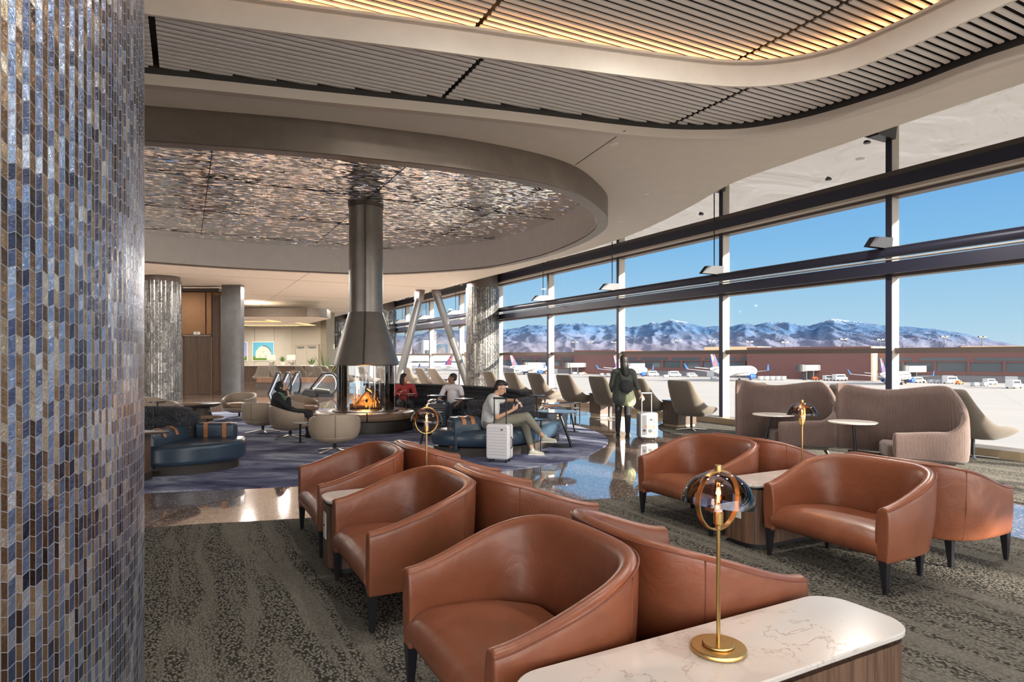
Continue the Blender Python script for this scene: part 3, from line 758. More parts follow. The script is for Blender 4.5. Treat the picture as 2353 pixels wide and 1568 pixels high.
# paintings of white barns
def painting(xa, xb, z0, z1, sky, lab, full=True):
    t = thing('painting', (xa, Yw-.05, z0), 0, lab, 'painting', None)
    w_ = xb-xa; h = z1-z0
    m = MB(); m.box(-.05,w_+.05,0,.04,-.05,h+.05); m.build('frame', M['white'], t, smooth=False)
    m = MB()
    def q(pts, mi, e): m.add([(x*w_, -.004*e, z*h) for x, z in pts], [tuple(range(len(pts)))], mi)
    q([(0,0),(1,0),(1,1),(0,1)], 0, 1); q([(0,0),(1,0),(1,.22),(0,.22)], 1, 2)
    if full:
        q([(.13,.13),(.88,.13),(.88,.46),(.82,.62),(.70,.76),(.5,.82),(.3,.72),(.17,.54),(.13,.46)], 2, 3)
        q([(.5,.84),(.7,.78),(.83,.64),(.9,.45),(.86,.46),(.8,.6),(.68,.73),(.5,.79)], 3, 4)
        q([(.47,.78),(.53,.78),(.53,.83),(.47,.83)], 3, 5); q([(.47,.45),(.53,.45),(.53,.48),(.47,.48)], 3, 5)
        q([(.33,.2),(.36,.2),(.36,.26),(.33,.26)], 3, 5); q([(.61,.2),(.65,.2),(.65,.26),(.61,.26)], 3, 5)
    else:
        q([(-.0,.15),(.85,.15),(.85,.5),(.5,.72),(.1,.86),(0,.86)], 2, 3); q([(.0,.28),(.85,.28),(.85,.3),(0,.3)], 3, 4)
    m.build('canvas', [simple('painted_sky', sky, .6), simple('painted_grass', (.10,.22,.03), .6), simple('painted_barn', (.62,.62,.55), .6), simple('painted_roof', (.12,.12,.11), .6)], t, smooth=False, normals=False)
painting(X(582,Yw), X(629,Yw), Zp(828.5,Yw), Zp(787,Yw), (.10,.42,.62), 'square painting of a white gambrel barn on a turquoise sky, whole picture visible')
painting(X(537,Yw), X(568,Yw), Zp(828.5,Yw), Zp(787,Yw), (.28,.35,.68), 'painting with a violet blue sky and white barn, half hidden behind the grey pillar', False)
# hall counter, lamps, plants
Yc = 41.0
t = thing('counter', (X(610,Yc), Yc, 0), 0, 'long dark bar counter in front of the barn paintings', 'counter')
L_ = X(800,Yc)-X(545,Yc); xo = X(545,Yc)-X(610,Yc)
m = MB(); m.box(xo, xo+L_, -.25,.35, 1.04,1.09); m.build('worktop', M['table_white'], t, smooth=False)
m = MB(); m.box(xo+.05, xo+L_-.05, -.18,.3, 0,1.04); m.build('body', M['wood_dark'], t, smooth=False)
def drum_lamp(px, lab):
    t = thing('table_lamp', (X(px,Yc), Yc, 1.09), 0, lab, 'lamp', 'drum shade lamps on the far counter')
    m = MB(); m.lathe([(.0001,0),(.12,0),(.20,.10),(.16,.22),(.05,.3),(.03,.36)], 16); m.build('base', M['chrome'], t)
    m = MB(); m.lathe([(.27,.34),(.27,.68)], 24); m.build('lamp_shade', emit('lit_shade', (1.0,.84,.66), .6), t)
drum_lamp(623, 'table lamp with a drum shade on the far counter, below the barn painting')
drum_lamp(669, 'table lamp with a drum shade on the far counter, beside the double doors')
def plant(x, y, z, h, lab, n=26):
    t = thing('potted_plant', (x,y,z), 0, lab, 'plant')
    m = MB(); m.lathe([(.0001,0),(.10,0),(.13,.22),(.11,.22)], 16); m.build('pot', M['white'], t)
    r = random.Random(int(abs(x)*100)); m = MB()
    for i in range(n):
        a = r.uniform(0,2*PI); el = r.uniform(.5,1.4); l = h*r.uniform(.5,1); b = Vector((0,0,.2))
        d = Vector((math.cos(a)*math.cos(el), math.sin(a)*math.cos(el), math.sin(el))); s = d.cross(Vector((0,0,1))).normalized()*.035
        tip = b+d*l; m.add([b, b+d*l*.55+s, tip, b+d*l*.55-s], [(0,1,2,3)])
    m.build('leaves', simple('plant_leaf', (.09,.17,.05), .5), t, smooth=False)
plant(X(650,40.9), 40.9, 1.09, .5, 'green leafy plant in a white pot on the far counter between the two lamps')
plant(X(751,40), 40, .0, 2.3, 'tall leafy plant by the far window strip, left of the farthest tiled column')
plant(X(716,39), 39, .9, .7, 'small green plant among the far lounge chairs under the double doors')
# far window strip beyond the corner, closing wall
m = MB(); m.box(-34, -17.2, 57.5, 57.8, 0, 6.3); struct(m.build('wall_end', M['wall_olive'], smooth=False))
# escalator balustrades
EH = M['black_metal']
def balustrade(px, py, Y, L, hgt, rz, lab, slope=0):
    t = thing('escalator_balustrade', Vector((X(px,Y), Y, 0)), rz, lab, 'handrail', 'escalator balustrades')
    path = [Vector((-.30*math.sin(PI*j/10), 0, .12+.43-.43*math.cos(PI*j/10))) for j in range(11)] + [Vector((.25,0,.98)), Vector((.38,0,.95)), Vector((.38+L,0,.02))]
    m = MB(); m.tube(path, .045, 10); m.build('handrail', EH, t)
    m = MB(); m.tube([Vector((-.22*math.sin(PI*j/10), -.03, .16+.37-.37*math.cos(PI*j/10))) for j in range(3,11)]+[Vector((.22,-.03,.90)), Vector((.28+L,-.03,.0))], .018, 6); m.build('light_strip', emit('rail_led', (.85,.84,1.0), .9), t)
    gp = [(p.x,p.z) for p in path]+[(0,0)]
    m = MB(); m.add([(x,0,z) for x,z in gp], [tuple(range(len(gp)))]); m.build('glass_panel', M['balustrade'], t, smooth=False)
    m = MB(); m.box(-.15,.5,-.06,.06,0,.10); m.build('skirt', M['black_metal'], t, smooth=False)
balustrade(642, 0, 26.0, 1.3, .98, 2.2, 'leftmost escalator balustrade, left of the person on the phone')
balustrade(664, 0, 26.2, 1.3, .98, 2.2, 'escalator balustrade behind the person on the phone, nearer of the two there')
balustrade(686, 0, 27.2, 1.3, .98, 2.2, 'escalator balustrade behind the person on the phone, farther of the two there')
balustrade(760, 0, 25.5, .75, .98, 3.0, 'escalator balustrade sloping left beside the glass of the fireplace', .3)
t = thing('escalator_landing', (X(735,26), 26, 0), .3, 'dark escalator landing box with a pale top, left of the fireplace glass', 'escalator')
m = MB(); m.add([(-.9,-.4,0),(.5,-.4,0),(.5,.4,0),(-.9,.4,0),(-.6,-.35,.34),(.45,-.35,.20),(.45,.35,.20),(-.6,.35,.34)], [(3,2,1,0),(4,5,6,7),(0,1,5,4),(1,2,6,5),(2,3,7,6),(3,0,4,7)])
m.build('housing', M['black_metal'], t, smooth=False, bevel=.04); 
m = MB(); m.box(-.45,.35,-.25,.25,.27,.31, T=Matrix.Rotation(.13,4,'Y')); m.build('cover', M['mullion'], t, smooth=False)
# void upstand with copper band behind the escalators
m = MB(); m.box(X(590,31), X(775,31), 31, 31.25, 0, .62); wv = struct(m.build('wall_upstand', M['pillar_grey'], smooth=False))
m = MB(); m.box(X(590,31), X(775,31), 30.97, 31.0, .36, .62); m.build('copper_band', M['walnut'], wv, smooth=False)

for x_, y_ in ((-17.5,36.5),(-15.5,40.5),(-18,43),(-21,40)):  # area lamps without fittings, added to brighten the far hall
    area('hall_fill', (x_, y_, 3.72), .4, 95, (1,.88,.74))
# ================================================================ seating
# ---- caramel leather armchair, local front = -Y
def make_leather_chair():
    t = thing('armchair', (0,0,0), 0, 'x', 'armchair', 'caramel leather tub armchairs')
    # plan centre line of the wrap, from front left arm round the back to front right arm
    pts = [(-.475,-.375),(-.48,-.20),(-.475,.0),(-.45,.15),(-.38,.27),(-.25,.335),(0,.355),(.25,.335),(.38,.27),(.45,.15),(.475,.0),(.48,-.20),(.475,-.375)]
    path = [(p.x,p.y) for p in spline(pts, 6)]
    def hh(s):
        u = abs(s-.5)*2
        return .60 + .215*(sm((1-u)/.78))**.85
    def prof(s):
        u = abs(s-.5)*2; h = hh(s); k = 1-u      # k = 1 at the back
        lean = .038*sm(k*1.6); th = .085
        # path travels clockwise seen from above: left of travel is outwards
        o = []
        o.append((.035, .215)); o.append((.045+lean*.2, .32)); o.append((.052+lean*.6, .46)); o.append((.045+lean, h-.035)); o.append((.034+lean, h-.010))
        o.append((.012+lean, h)); o.append((-.012+lean, h-.002)); o.append((-.034+lean, h-.016)); o.append((-.046+lean*.9, h-.05))
        o.append((-.055+lean*.4, .5)); o.append((-.06, .38)); o.append((-.05, .215))
        return o
    m = MB(); m.sweep(path, prof); m.build('shell', M['leather'], t, sub=1, angle=70, bevel=.012)
    # seat
    rows = []
    inner = [(-.435,-.36),(-.43,.0),(-.38,.18),(-.24,.27),(0,.29),(.24,.27),(.38,.18),(.43,.0),(.435,-.36)]
    ip = spline(inner, 4); m = MB()
    n = len(ip); secs = []
    for i in range(n+1 if False else n):
        pass
    K = 18
    for i in range(K+1):
        x = -.44+.88*i/K
        # back limit by interpolation of the inner outline
        yb = .29
        if abs(x) > .24: yb = .29 - (abs(x)-.24)/.20*.20
        e = (abs(x)/.44)**6
        top = .425 - .02*e
        rows.append([(x,yb,.30),(x,yb,top-.02),(x,.0,top-.012),(x,-.20,top+.002),(x,-.30,top-.002),(x,-.355,top-.03),(x,-.385,top-.085),(x,-.392,.30),(x,-.365,.215),(x,.0,.215),(x,.2,.215)])
    m.grid(rows, closed=True); m.add([rows[0][j] for j in range(11)], [tuple(range(11))]); m.add([rows[-1][j] for j in range(11)], [tuple(range(10,-1,-1))])
    m.build('seat', M['leather'], t, sub=1, angle=80)
    # piping on the crest and corner seams
    def offp(s_i, off, z):
        i = s_i; a = Vector(path[max(0,i-1)]); b = Vector(path[min(len(path)-1,i+1)]); d = (b-a).normalized()
        return Vector((path[i][0]-d.y*off, path[i][1]+d.x*off, z))
    N_ = len(path); m = MB(); pp = []
    for i in range(N_):
        s = i/(N_-1); k = 1-abs(s-.5)*2; lean = .038*sm(k*1.6); pp.append(offp(i, .043+lean, hh(s)-.022))
    m.tube(pp, .0035, 6)
    for i in (int(N_*.30), int(N_*.70)):
        s = i/(N_-1); k = 1-abs(s-.5)*2; lean = .038*sm(k*1.6)
        m.tube([offp(i,.043+lean,hh(s)-.02), offp(i,.05+lean*.6,.46), offp(i,.042+lean*.2,.32), offp(i,.034,.22)], .003, 5)
    m.build('piping', M['leather_dark'], t)
    for sx, y, x_ in ((-1,-.345,.475),(1,-.345,.475),(-1,.25,.37),(1,.25,.37)):
        m = MB(); x = sx*x_
        top = [(x-.03,y-.03),(x+.03,y-.03),(x+.03,y+.03),(x-.03,y+.03)]; bot = [(x-.014+sx*.006,y-.014),(x+.014+sx*.006,y-.014),(x+.014+sx*.006,y+.014),(x-.014+sx*.006,y+.014)]
        m.add([(*p,0.0) for p in bot]+[(*p,.23) for p in top], [(3,2,1,0),(4,5,6,7),(0,1,5,4),(1,2,6,5),(2,3,7,6),(3,0,4,7)])
        m.build('leg', M['black_leg'], t, smooth=False, bevel=.004)
    return t
G1 = 'caramel leather tub armchairs'
FL, FR = RZ_N, RZ_N+PI
def cpos(a_front, b_mid, facing):   # a of the front legs, mid b
    return W(a_front + (.345 if facing < 0 else -.345), b_mid)
chairs = [ # a of front legs, b mid, facing(-1 = away from the windows), label
 (.985, 2.47, -1, 'nearest caramel leather armchair, open side towards the tiled column, beside the marble table'),
 (.985, 4.14, -1, 'caramel leather armchair in the middle of the left row, right behind the nearest one'),
 (.985, 5.69, -1, 'caramel leather armchair at the far end of the left row, nearest the blue rug'),
 (2.575, 2.47, 1, 'caramel leather armchair seen from its back and right arm, behind the big brass lamp'),
 (2.575, 4.14, 1, 'window-facing caramel leather armchair back to back with the middle one of the left row'),
 (2.575, 5.69, 1, 'caramel leather armchair facing the windows, farthest of the left group'),
 (4.265, 3.08, -1, 'wide caramel leather armchair at the right with its whole seat and four legs visible'),
 (4.25, 4.67, -1, 'caramel leather armchair at the left corner of the right group, nearest the terrazzo'),
 (5.865, 3.08, 1, 'window-facing caramel leather armchair at the right edge behind the wide one'),
 (5.85, 4.67, 1, 'caramel leather armchair facing the windows behind the second brass lamp')]
proto = None
for a, b, f, lab in chairs:
    q = cpos(a, b, f); rz = FL if f < 0 else FR
    if proto is None: proto = make_leather_chair(); proto.location = (q.x,q.y,.014); proto.rotation_euler = (0,0,rz); proto['label'] = lab
    else: copy_thing(proto, (q.x,q.y,.014), rz, lab)

# ---- marble topped tables between the chairs, local X along the wall normal a
def make_table():
    t = thing('side_table', (0,0,0), 0, 'x', 'table', 'long marble topped tables between the leather chairs')
    m = MB(); m.prism(rrect(-.835,.835,-.215,.215,.14,8), .528, .55); m.build('tabletop', M['quartz'], t, bevel=.005, smooth=True)
    m = MB(); m.prism(rrect(-.80,.80,-.18,.18,.12,8), .505, .528); m.build('shadow_gap', M['rubber'], t)
    m = MB(); m.prism(rrect(-.825,.825,-.205,.205,.135,8), .045, .506); m.build('body', M['walnut'], t)
    m = MB(); m.prism(rrect(-.79,.79,-.17,.17,.11,8), 0, .05); m.build('plinth', M['rubber'], t)
    for sx in (-1,1):
        m = MB(); m.box(sx*.826-.004, sx*.826+.004, -.045, .045, .24, .44); o = m.build('outlet_plate', M['white'], t, bevel=.003, smooth=False)
        m2 = MB(); m2.box(sx*.831-.002, sx*.831+.002, -.012, .012, .335, .35); m2.build('socket', M['black_metal'], o, smooth=False)
    return t
RZ_A = math.atan2(NY, NX)
tb = make_table(); tabs = [(1.78,1.667,'big white veined marble table in the foreground carrying the largest brass lamp'),
  (1.78,4.915,'marble topped table between the left row chairs with a white outlet plate'),
  (5.06,3.875,'marble topped table between the right group chairs behind the big lamp dome')]
for i, (a, b, lab) in enumerate(tabs):
    q = W(a, b, .014)
    if i == 0: tb.location = q; tb.rotation_euler = (0,0,RZ_A); tb['label'] = lab
    else: copy_thing(tb, q, RZ_A, lab)

# ---- brass lamp with smoked dome
def make_lamp():
    t = thing('table_lamp', (0,0,0), 0, 'x', 'lamp', 'brass table lamps with smoked glass domes')
    m = MB(); m.lathe([(.0001,0),(.098,0),(.101,.003),(.101,.013),(.098,.017),(.0001,.017)], 48); m.build('base', M['brass'], t)
    m = MB(); m.lathe([(.0001,.017),(.056,.017),(.058,.02),(.058,.025),(.055,.029),(.0001,.029)], 40); m.build('base_disc', M['brass'], t)
    m = MB(); m.tube([(0,0,.028),(0,0,.455)], .0075, 16); m.build('pole', M['brass'], t)
    m = MB(); rc = .108; zc = .555
    rows = []
    for j in range(49):
        a = 2*PI*j/48; c = Vector((math.cos(a),0,math.sin(a)))
        rows.append([c*(rc+o)+Vector((0,y,zc)) for o, y in ((-.003,-.009),(.003,-.009),(.003,.009),(-.003,.009))])
    m.grid(rows, closed=True); m.build('ring', M['brass'], t)
    m = MB(); m.lathe([(.0001,.447),(.011,.447),(.011,.462),(.018,.468),(.018,.51),(.016,.512),(.0001,.512)], 24); sk = m.build('socket', M['brass'], t)
    m = MB(); m.lathe([(.0145,.512),(.0145,.535),(.0001,.536)], 20); m.build('collar', M['white'], sk)
    m = MB(); m.lathe([(.011,.535),(.0135,.545),(.0135,.605),(.009,.616),(.0001,.619)], 20); bl = m.build('bulb', M['bulb'], t)
    m = MB(); m.tube([(-.004,0,.545),(-.004,0,.600),(.004,0,.600),(.004,0,.545)], .0022, 6); m.build('filament', M['filament'], bl)
    m = MB(); Rd = .135; prof = []
    for j in range(17):
        a = math.radians(2+86*j/16); prof.append((Rd*math.sin(a)*1.0, Rd*math.cos(a)*.93))
    m.lathe([(.0001, Rd*.93)]+prof, 48, T=Matrix.Translation((0,0,.535)) @ Matrix.Rotation(math.radians(7), 4, 'Y')); m.build('shade', M['smoke_glass'], t)
    m = MB(); m.lathe([(.0001,.66),(.010,.66),(.013,.662),(.013,.684),(.0001,.686)], 20); m.build('finial', M['brass'], t)
    return t
lp = make_lamp(); lamps = [(1.747,1.686,'largest brass table lamp with smoked dome on the foreground marble table'),
   (1.78,4.92,'brass table lamp with smoked dome between the left row chairs and the blue sofa'),
   (5.06,3.86,'brass table lamp with smoked dome in front of the mauve corduroy seats')]
for i, (a, b, lab) in enumerate(lamps):
    q = W(a, b, .565)
    if i == 0: lp.location = q; lp.rotation_euler = (0,0,.55); lp['label'] = lab
    else: copy_thing(lp, q, .35+.3*i, lab)
    l = bpy.data.lights.new('bulb_light', 'POINT'); l.energy = 3; l.color = (1,.55,.22); l.shadow_soft_size = .012
    lo = bpy.data.objects.new('bulb_light', l); COL.objects.link(lo); lo.location = q+Vector((0,0,.575))

# ---- mauve corduroy privacy seats
def make_cord(loc, rz, lab):
    t = thing('privacy_seat', loc, rz, lab, 'seat', 'mauve corduroy high backed seats')
    # local frame: origin at rear near corner P2; measured plan of the near unit
    P2 = Vector((5.95,8.2)); P3 = Vector((5.22,8.50)); P1 = Vector((5.12,9.62))
    L = lambda x, y: (x-P2.x, y-P2.y)
    pts = [L(5.20,8.53), L(5.5,8.37), L(5.78,8.20), L(5.93,8.17), L(6.0,8.28), L(5.96,8.5), L(5.80,8.82), L(5.52,9.2), L(5.27,9.48), L(5.14,9.62), L(5.02,9.66)]
    path = [(p.x,p.y) for p in spline(pts, 6)]
    def top(s):
        if s < .22: return .60+.04*sm(s/.22)
        if s < .46: return .64+.60*sm((s-.22)/.24)
        if s < .75: return 1.24-.085*sm((s-.46)/.29)
        return 1.155+.075*sm((s-.75)/.25)
    def prof(s):
        h = top(s); w = .045
        return [(-w,.21),(-w-.012,.5),(-w,h-.03),(-w*.5,h-.004),(w*.5,h),(w,h-.02),(w+.01,.5),(w,.21)]
    m = MB(); m.sweep(path, prof); m.build('shell', M['cord'], t, sub=1, angle=70)
    seat = [L(5.20,8.62), L(5.75,8.34), L(5.9,8.45), L(5.72,8.8), L(5.42,9.15), L(5.30,9.0)]
    m = MB(); m.prism(seat, .22, .43); m.build('seat_cushion', M['cord'], t, bevel=.04, seg=3)
    m = MB(); fr = [L(5.24,8.56), L(5.9,8.28), L(5.86,8.5), L(5.2,9.5), L(5.12,9.5), L(5.55,8.85)]
    m.prism(fr, .165, .22); m.build('base_frame', M['wood_dark'], t, smooth=False)
    for x, y, dx, dy in ((5.87,8.33,.10,-.06),(5.32,8.62,-.08,-.05),(5.55,9.0,.0,.05),(5.17,9.5,-.05,.05)):
        m = MB(); p = L(x,y); q = L(x+dx*.8,y+dy*.8); m.tube([(*p,.2),(*q,0)], [.035,.018], 10); m.build('leg', M['wood_dark'], t)
    return t
P2 = Vector((5.95,8.2,.014))
cd = make_cord(P2, 0, 'mauve corduroy high backed seat at the right with a sunlit ribbed arm')
copy_thing(cd, (5.95-.93,8.2+1.50,.014), math.radians(5), 'mauve corduroy high backed seat behind the second brass lamp, left of its twin')

# ---- round pedestal tables
def ped_table(x, y, z, r, mat, lab, foot=None, base=True, group='round pedestal tables', legr=.02, basemat=None):
    t = thing('round_table', (x,y,0), 0, lab, 'table', group)
    m = MB(); m.lathe([(.0001,z-.022),(r*.96,z-.022),(r,z-.014),(r,z-.004),(r-.004,z),(.0001,z)], 40); m.build('tabletop', mat, t)
    f = foot or (0,0)
    m = MB(); m.tube([(f[0]*.15,f[1]*.15,z-.022),(f[0],f[1],.012)], legr, 12); m.build('leg', M['black_metal'], t)
    if base:
        m = MB(); m.lathe([(.0001,0),(r*.72,0),(r*.72,.012),(.0001,.014)], 32, c=(f[0]*.35,f[1]*.35)); m.build('base', basemat or M['black_metal'], t)
    return t
q = PZ(1959, 969, .70); ped_table(q.x, q.y, .70, .33, M['table_white'], 'round white pedestal table in front of the sunlit corduroy seat', (.06,.0))
q = PZ(1777, 952, .70); ped_table(q.x, q.y, .70, .33, M['table_white'], 'round white pedestal table left of the second brass lamp', (-.20,.0))

# ---- grey shell lounge chairs by the window, local front = -Y
def make_shell_chair():
    t = thing('lounge_chair', (0,0,0), 0, 'x', 'chair', 'grey shell lounge chairs along the window')
    st = [((0,.50,1.13),.225,(0,-.04,0)), ((0,.44,.98),.26,(0,-.06,0)), ((0,.32,.72),.30,(0,-.12,.02)), ((0,.22,.52),.34,(0,-.20,.06)), ((0,.14,.40),.36,(0,-.24,.14)),
          ((0,.04,.335),.37,(0,-.16,.22)), ((0,-.12,.31),.37,(0,-.05,.24)), ((0,-.30,.33),.37,(0,-.02,.20)), ((0,-.48,.37),.34,(0,0,.12)), ((0,-.62,.43),.26,(0,0,.03))]
    rows = []
    for c, w_, wg in st:
        c = Vector(c); wg = Vector(wg)
        rows.append([c+Vector((-w_-.06,0,0))+wg, c+Vector((-w_-.01,0,0))+wg*.35, c+Vector((-w_+.08,0,0)), c, c+Vector((w_-.08,0,0)), c+Vector((w_+.01,0,0))+wg*.35, c+Vector((w_+.06,0,0))+wg])
    m = MB(); m.grid(rows); m.build('shell', M['shell_fabric'], t, solid=.05, sub=1, angle=60)
    m = MB(); m.prism(rrect(-.27,.27,-.46,.08,.08,4), .36, .44); m.build('seat_cushion', M['shell_seat'], t, bevel=.03, seg=3)
    m = MB(); m.tube([(0,-.05,.30),(0,-.05,.03)], .028, 12); m.build('pole', M['black_metal'], t)
    m = MB()
    for a in range(4): m.beam((0,-.05,.035), (.34*math.cos(PI/4+a*PI/2),-.05+.34*math.sin(PI/4+a*PI/2),.014), .045, .02)
    m.build('star_base', M['steel'], t, bevel=.005, smooth=False)
    return t
sc_ = make_shell_chair(); RN = RZ_N+PI
wins = [(10.45,9.62,'grey shell lounge chair just left of the corduroy seats with a sunlit wing'),
 (11.95,9.62,'grey shell lounge chair hidden behind the walking woman and her silver suitcase'),
 (13.5,9.62,'grey shell lounge chair just left of the walking woman'),
 (15.1,9.6,'grey shell lounge chair behind the black low tables, second left of the walking woman'),
 (16.8,9.6,'grey shell lounge chair above the striped arm of the blue sofa'),
 (18.4,9.6,'grey shell lounge chair directly right of the seated man with glasses'),
 (20.0,9.55,'grey shell lounge chair in front of the sunlit tiled column'),
 (25.8,9.6,'grey shell lounge chair behind the man in the white tee shirt'),
 (27.5,9.6,'grey shell lounge chair between the two steel braces'),
 (29.4,9.6,'grey shell lounge chair just right of the woman in red'),
 (5.5,10.95,'grey shell lounge chair with a bright sunlit wing at the right edge'),
 (7.35,10.75,'grey shell lounge chair half hidden between the two corduroy seats'),
 (8.95,10.2,'grey shell lounge chair of which only the top shows behind the left corduroy seat')]
for i, (b, a, lab) in enumerate(wins):
    q = W(a+.35, b, .014); rz = RN + (math.radians(16) if i != 10 else math.radians(-12))
    if i == 0: sc_.location = q; sc_.rotation_euler = (0,0,rz); sc_['label'] = lab
    else: copy_thing(sc_, q, rz, lab)
# cabinets between them
def make_cab():
    t = thing('side_cabinet', (0,0,0), 0, 'x', 'cabinet', 'wood side cabinets between the window chairs')
    m = MB(); m.prism(rrect(-.26,.26,-.30,.30,.03,3), .07, .60); m.build('body', M['walnut_red'], t, smooth=False)
    m = MB(); m.prism(rrect(-.24,.24,-.28,.28,.03,3), 0, .07); m.build('plinth', M['sill'], t, smooth=False)
    m = MB(); m.prism(rrect(-.28,.28,-.32,.32,.04,4), .60, .625); m.build('top', M['table_dark'], t, bevel=.004)
    return t
cb = make_cab()
for i, (a, b, lab) in enumerate([(10.35,11.2,'wood side cabinet beside the silver suitcase, its side in sunlight'), (10.4,14.3,'wood side cabinet left of the walking woman'),
        (10.5,17.65,'wood side cabinet behind the seated man with glasses'), (10.5,26.6,'wood side cabinet under the steel braces'), (10.9,8.0,'wood side cabinet glimpsed between the two corduroy seats')]):
    q = W(a, b, .0)
    if i == 0: cb.location = q; cb.rotation_euler = (0,0,RZ_N); cb['label'] = lab
    else: copy_thing(cb, q, RZ_N, lab)

# ---- taupe barrel chairs, local front = -Y
def make_barrel():
    t = thing('barrel_chair', (0,0,0), 0, 'x', 'chair', 'taupe leather swivel barrel chairs')
    N_ = 48; a0 = math.radians(-52); 
    path = []
    for i in range(N_+1):
        a = math.radians(-48)+(math.radians(276))*i/N_; path.append((.40*math.cos(a), .40*math.sin(a)*.95))
    def prof(s):
        u = abs(s-.5)*2; h = .52+.155*sm((1-u)/.8); w = .03
        return [(.04,.23),(-.015,.30),(-w-.01,.42),(-w-.004,h-.03),(-w*.6,h-.005),(w*.4,h),(w,h-.025),(w,.40),(.05,.30)]
    m = MB(); m.sweep(path, prof); sh = m.build('shell', M['cream_leather'], t, sub=1, angle=70)
    m = MB(); m.tube([(0,.345,.235),(0,.402,.30),(0,.418,.36),(0,.423,.45),(0,.419,.58),(0,.412,.655)], .005, 6); m.build('seam', M['taupe_seam'], sh)
    m = MB(); m.lathe([(.0001,.165),(.20,.165),(.31,.20),(.375,.245),(.39,.27),(.36,.30),(.0001,.32)], 40); m.build('bowl', M['cream_leather'], t)
    m = MB(); m.lathe([(.0001,.30),(.31,.30),(.345,.34),(.345,.39),(.31,.425),(.0001,.44)], 36, c=(0,-.04)); m.build('seat_cushion', M['tan_seat'], t)
    m = MB(); m.tube([(0,0,.17),(0,0,.05)], .03, 12); m.build('pole', M['black_metal'], t)
    m = MB()
    for a in range(4): m.beam((0,0,.06), (.36*math.cos(PI/4+a*PI/2),.36*math.sin(PI/4+a*PI/2),.012), .05, .022)
    m.build('star_base', M['steel'], t, bevel=.005, smooth=False)
    return t
bc = make_barrel()
def zrot(dx, dy): return math.atan2(dx, -dy)       # rotation so that local -Y points to (dx, dy)
bl = [(PZ(769,1040), (-.30,.95), 'taupe barrel chair nearest the camera with its back and centre seam turned to us'),
      (PZ(667,1008), (1,.25), 'taupe barrel chair holding the person on the phone'),
      (PZ(604,996), (.2,.95), 'taupe barrel chair seen from the back, left of the person on the phone'),
      (PZ(550,963), (-.1,-1), 'taupe barrel chair with its open tan seat facing us, by the lift doors'),
      (PZ(694,972), (.9,-.3), 'taupe barrel chair right behind the person on the phone'),
      (PZ(368,975), (.5,1), 'taupe barrel chair at the far left behind the boucle sofa')]
for i, (q, d, lab) in enumerate(bl):
    if i == 0: bc.location = (q.x,q.y,.012); bc.rotation_euler = (0,0,zrot(*d)); bc['label'] = lab
    else: copy_thing(bc, (q.x,q.y,.012), zrot(*d), lab)

# ---- fireplace
fx, fy = -3.28, 14.0
fp = thing('fireplace', (fx,fy,0), 0, 'suspended steel fireplace with a conical hood, glass cylinder and round leather bench', 'fireplace')
m = MB(); m.lathe([(.372,2.62),(.372,5.05)], 48); m.build('flue', M['flue'], fp)
m = MB(); m.lathe([(.39,4.98),(.39,5.05),(.372,5.05)], 48); m.build('flue_collar', M['bronze_dark'], fp)
m = MB(); m.lathe([(.375,2.64),(.74,1.475),(.70,1.455),(.36,2.6)], 64); m.build('hood', M['flue'], fp)
m = MB(); m.beam((.07,-.372,2.62),(.07,-.372,5.0),.03,.006,up=(0,1,0)); m.beam((.07,-.379,2.62),(.12,-.74,1.48),.035,.006,up=(0,1,0)); m.build('seam_strip', M['bronze_dark'], fp, smooth=False)
m = MB(); m.lathe([(.63,.44),(.63,1.48)], 64); m.build('glass_cylinder', M['clear_glass'], fp)
m = MB()
for j in range(10):
    a = 2*PI*j/10+.2
    m.box(.622,.634,-.006,.006,.44,1.47, T=Matrix.Rotation(a,4,'Z'))
m.build('glass_joint', M['chrome'], fp, smooth=False)
m = MB(); m.lathe([(.0001,.44),(.70,.44),(.72,.45),(.72,.468),(.69,.475),(.0001,.47)], 64); m.build('hearth', M['steel'], fp)
m = MB(); m.lathe([(.62,.472),(.66,.480),(.62,.483)], 64); m.build('hearth_ring', M['black_metal'], fp)
m = MB()
for i in range(8):
    a0 = 2*PI*i/8+.012+.25; a1 = 2*PI*(i+1)/8-.012+.25; rows = []
    for j in range(9):
        a = a0+(a1-a0)*j/8; rows.append([(r*math.cos(a), r*math.sin(a), z) for r, z in ((.74,.27),(.74,.43),(.80,.455),(.98,.455),(1.08,.43),(1.12,.37),(1.11,.30),(1.06,.27))])
    mm = MB(); mm.grid(rows, closed=True); mm.add(rows[0], [tuple(range(8))]); mm.add(rows[-1], [tuple(range(7,-1,-1))])
    mm.build('bench_cushion', M['brown_leather'], fp, sub=1, angle=60, bevel=.01)
m = MB(); m.lathe([(.0001,.27),(1.04,.27),(1.04,.06),(.98,.06),(.98,0),(.0001,0)], 64); m.build('bench_base', M['dark_plinth'], fp)
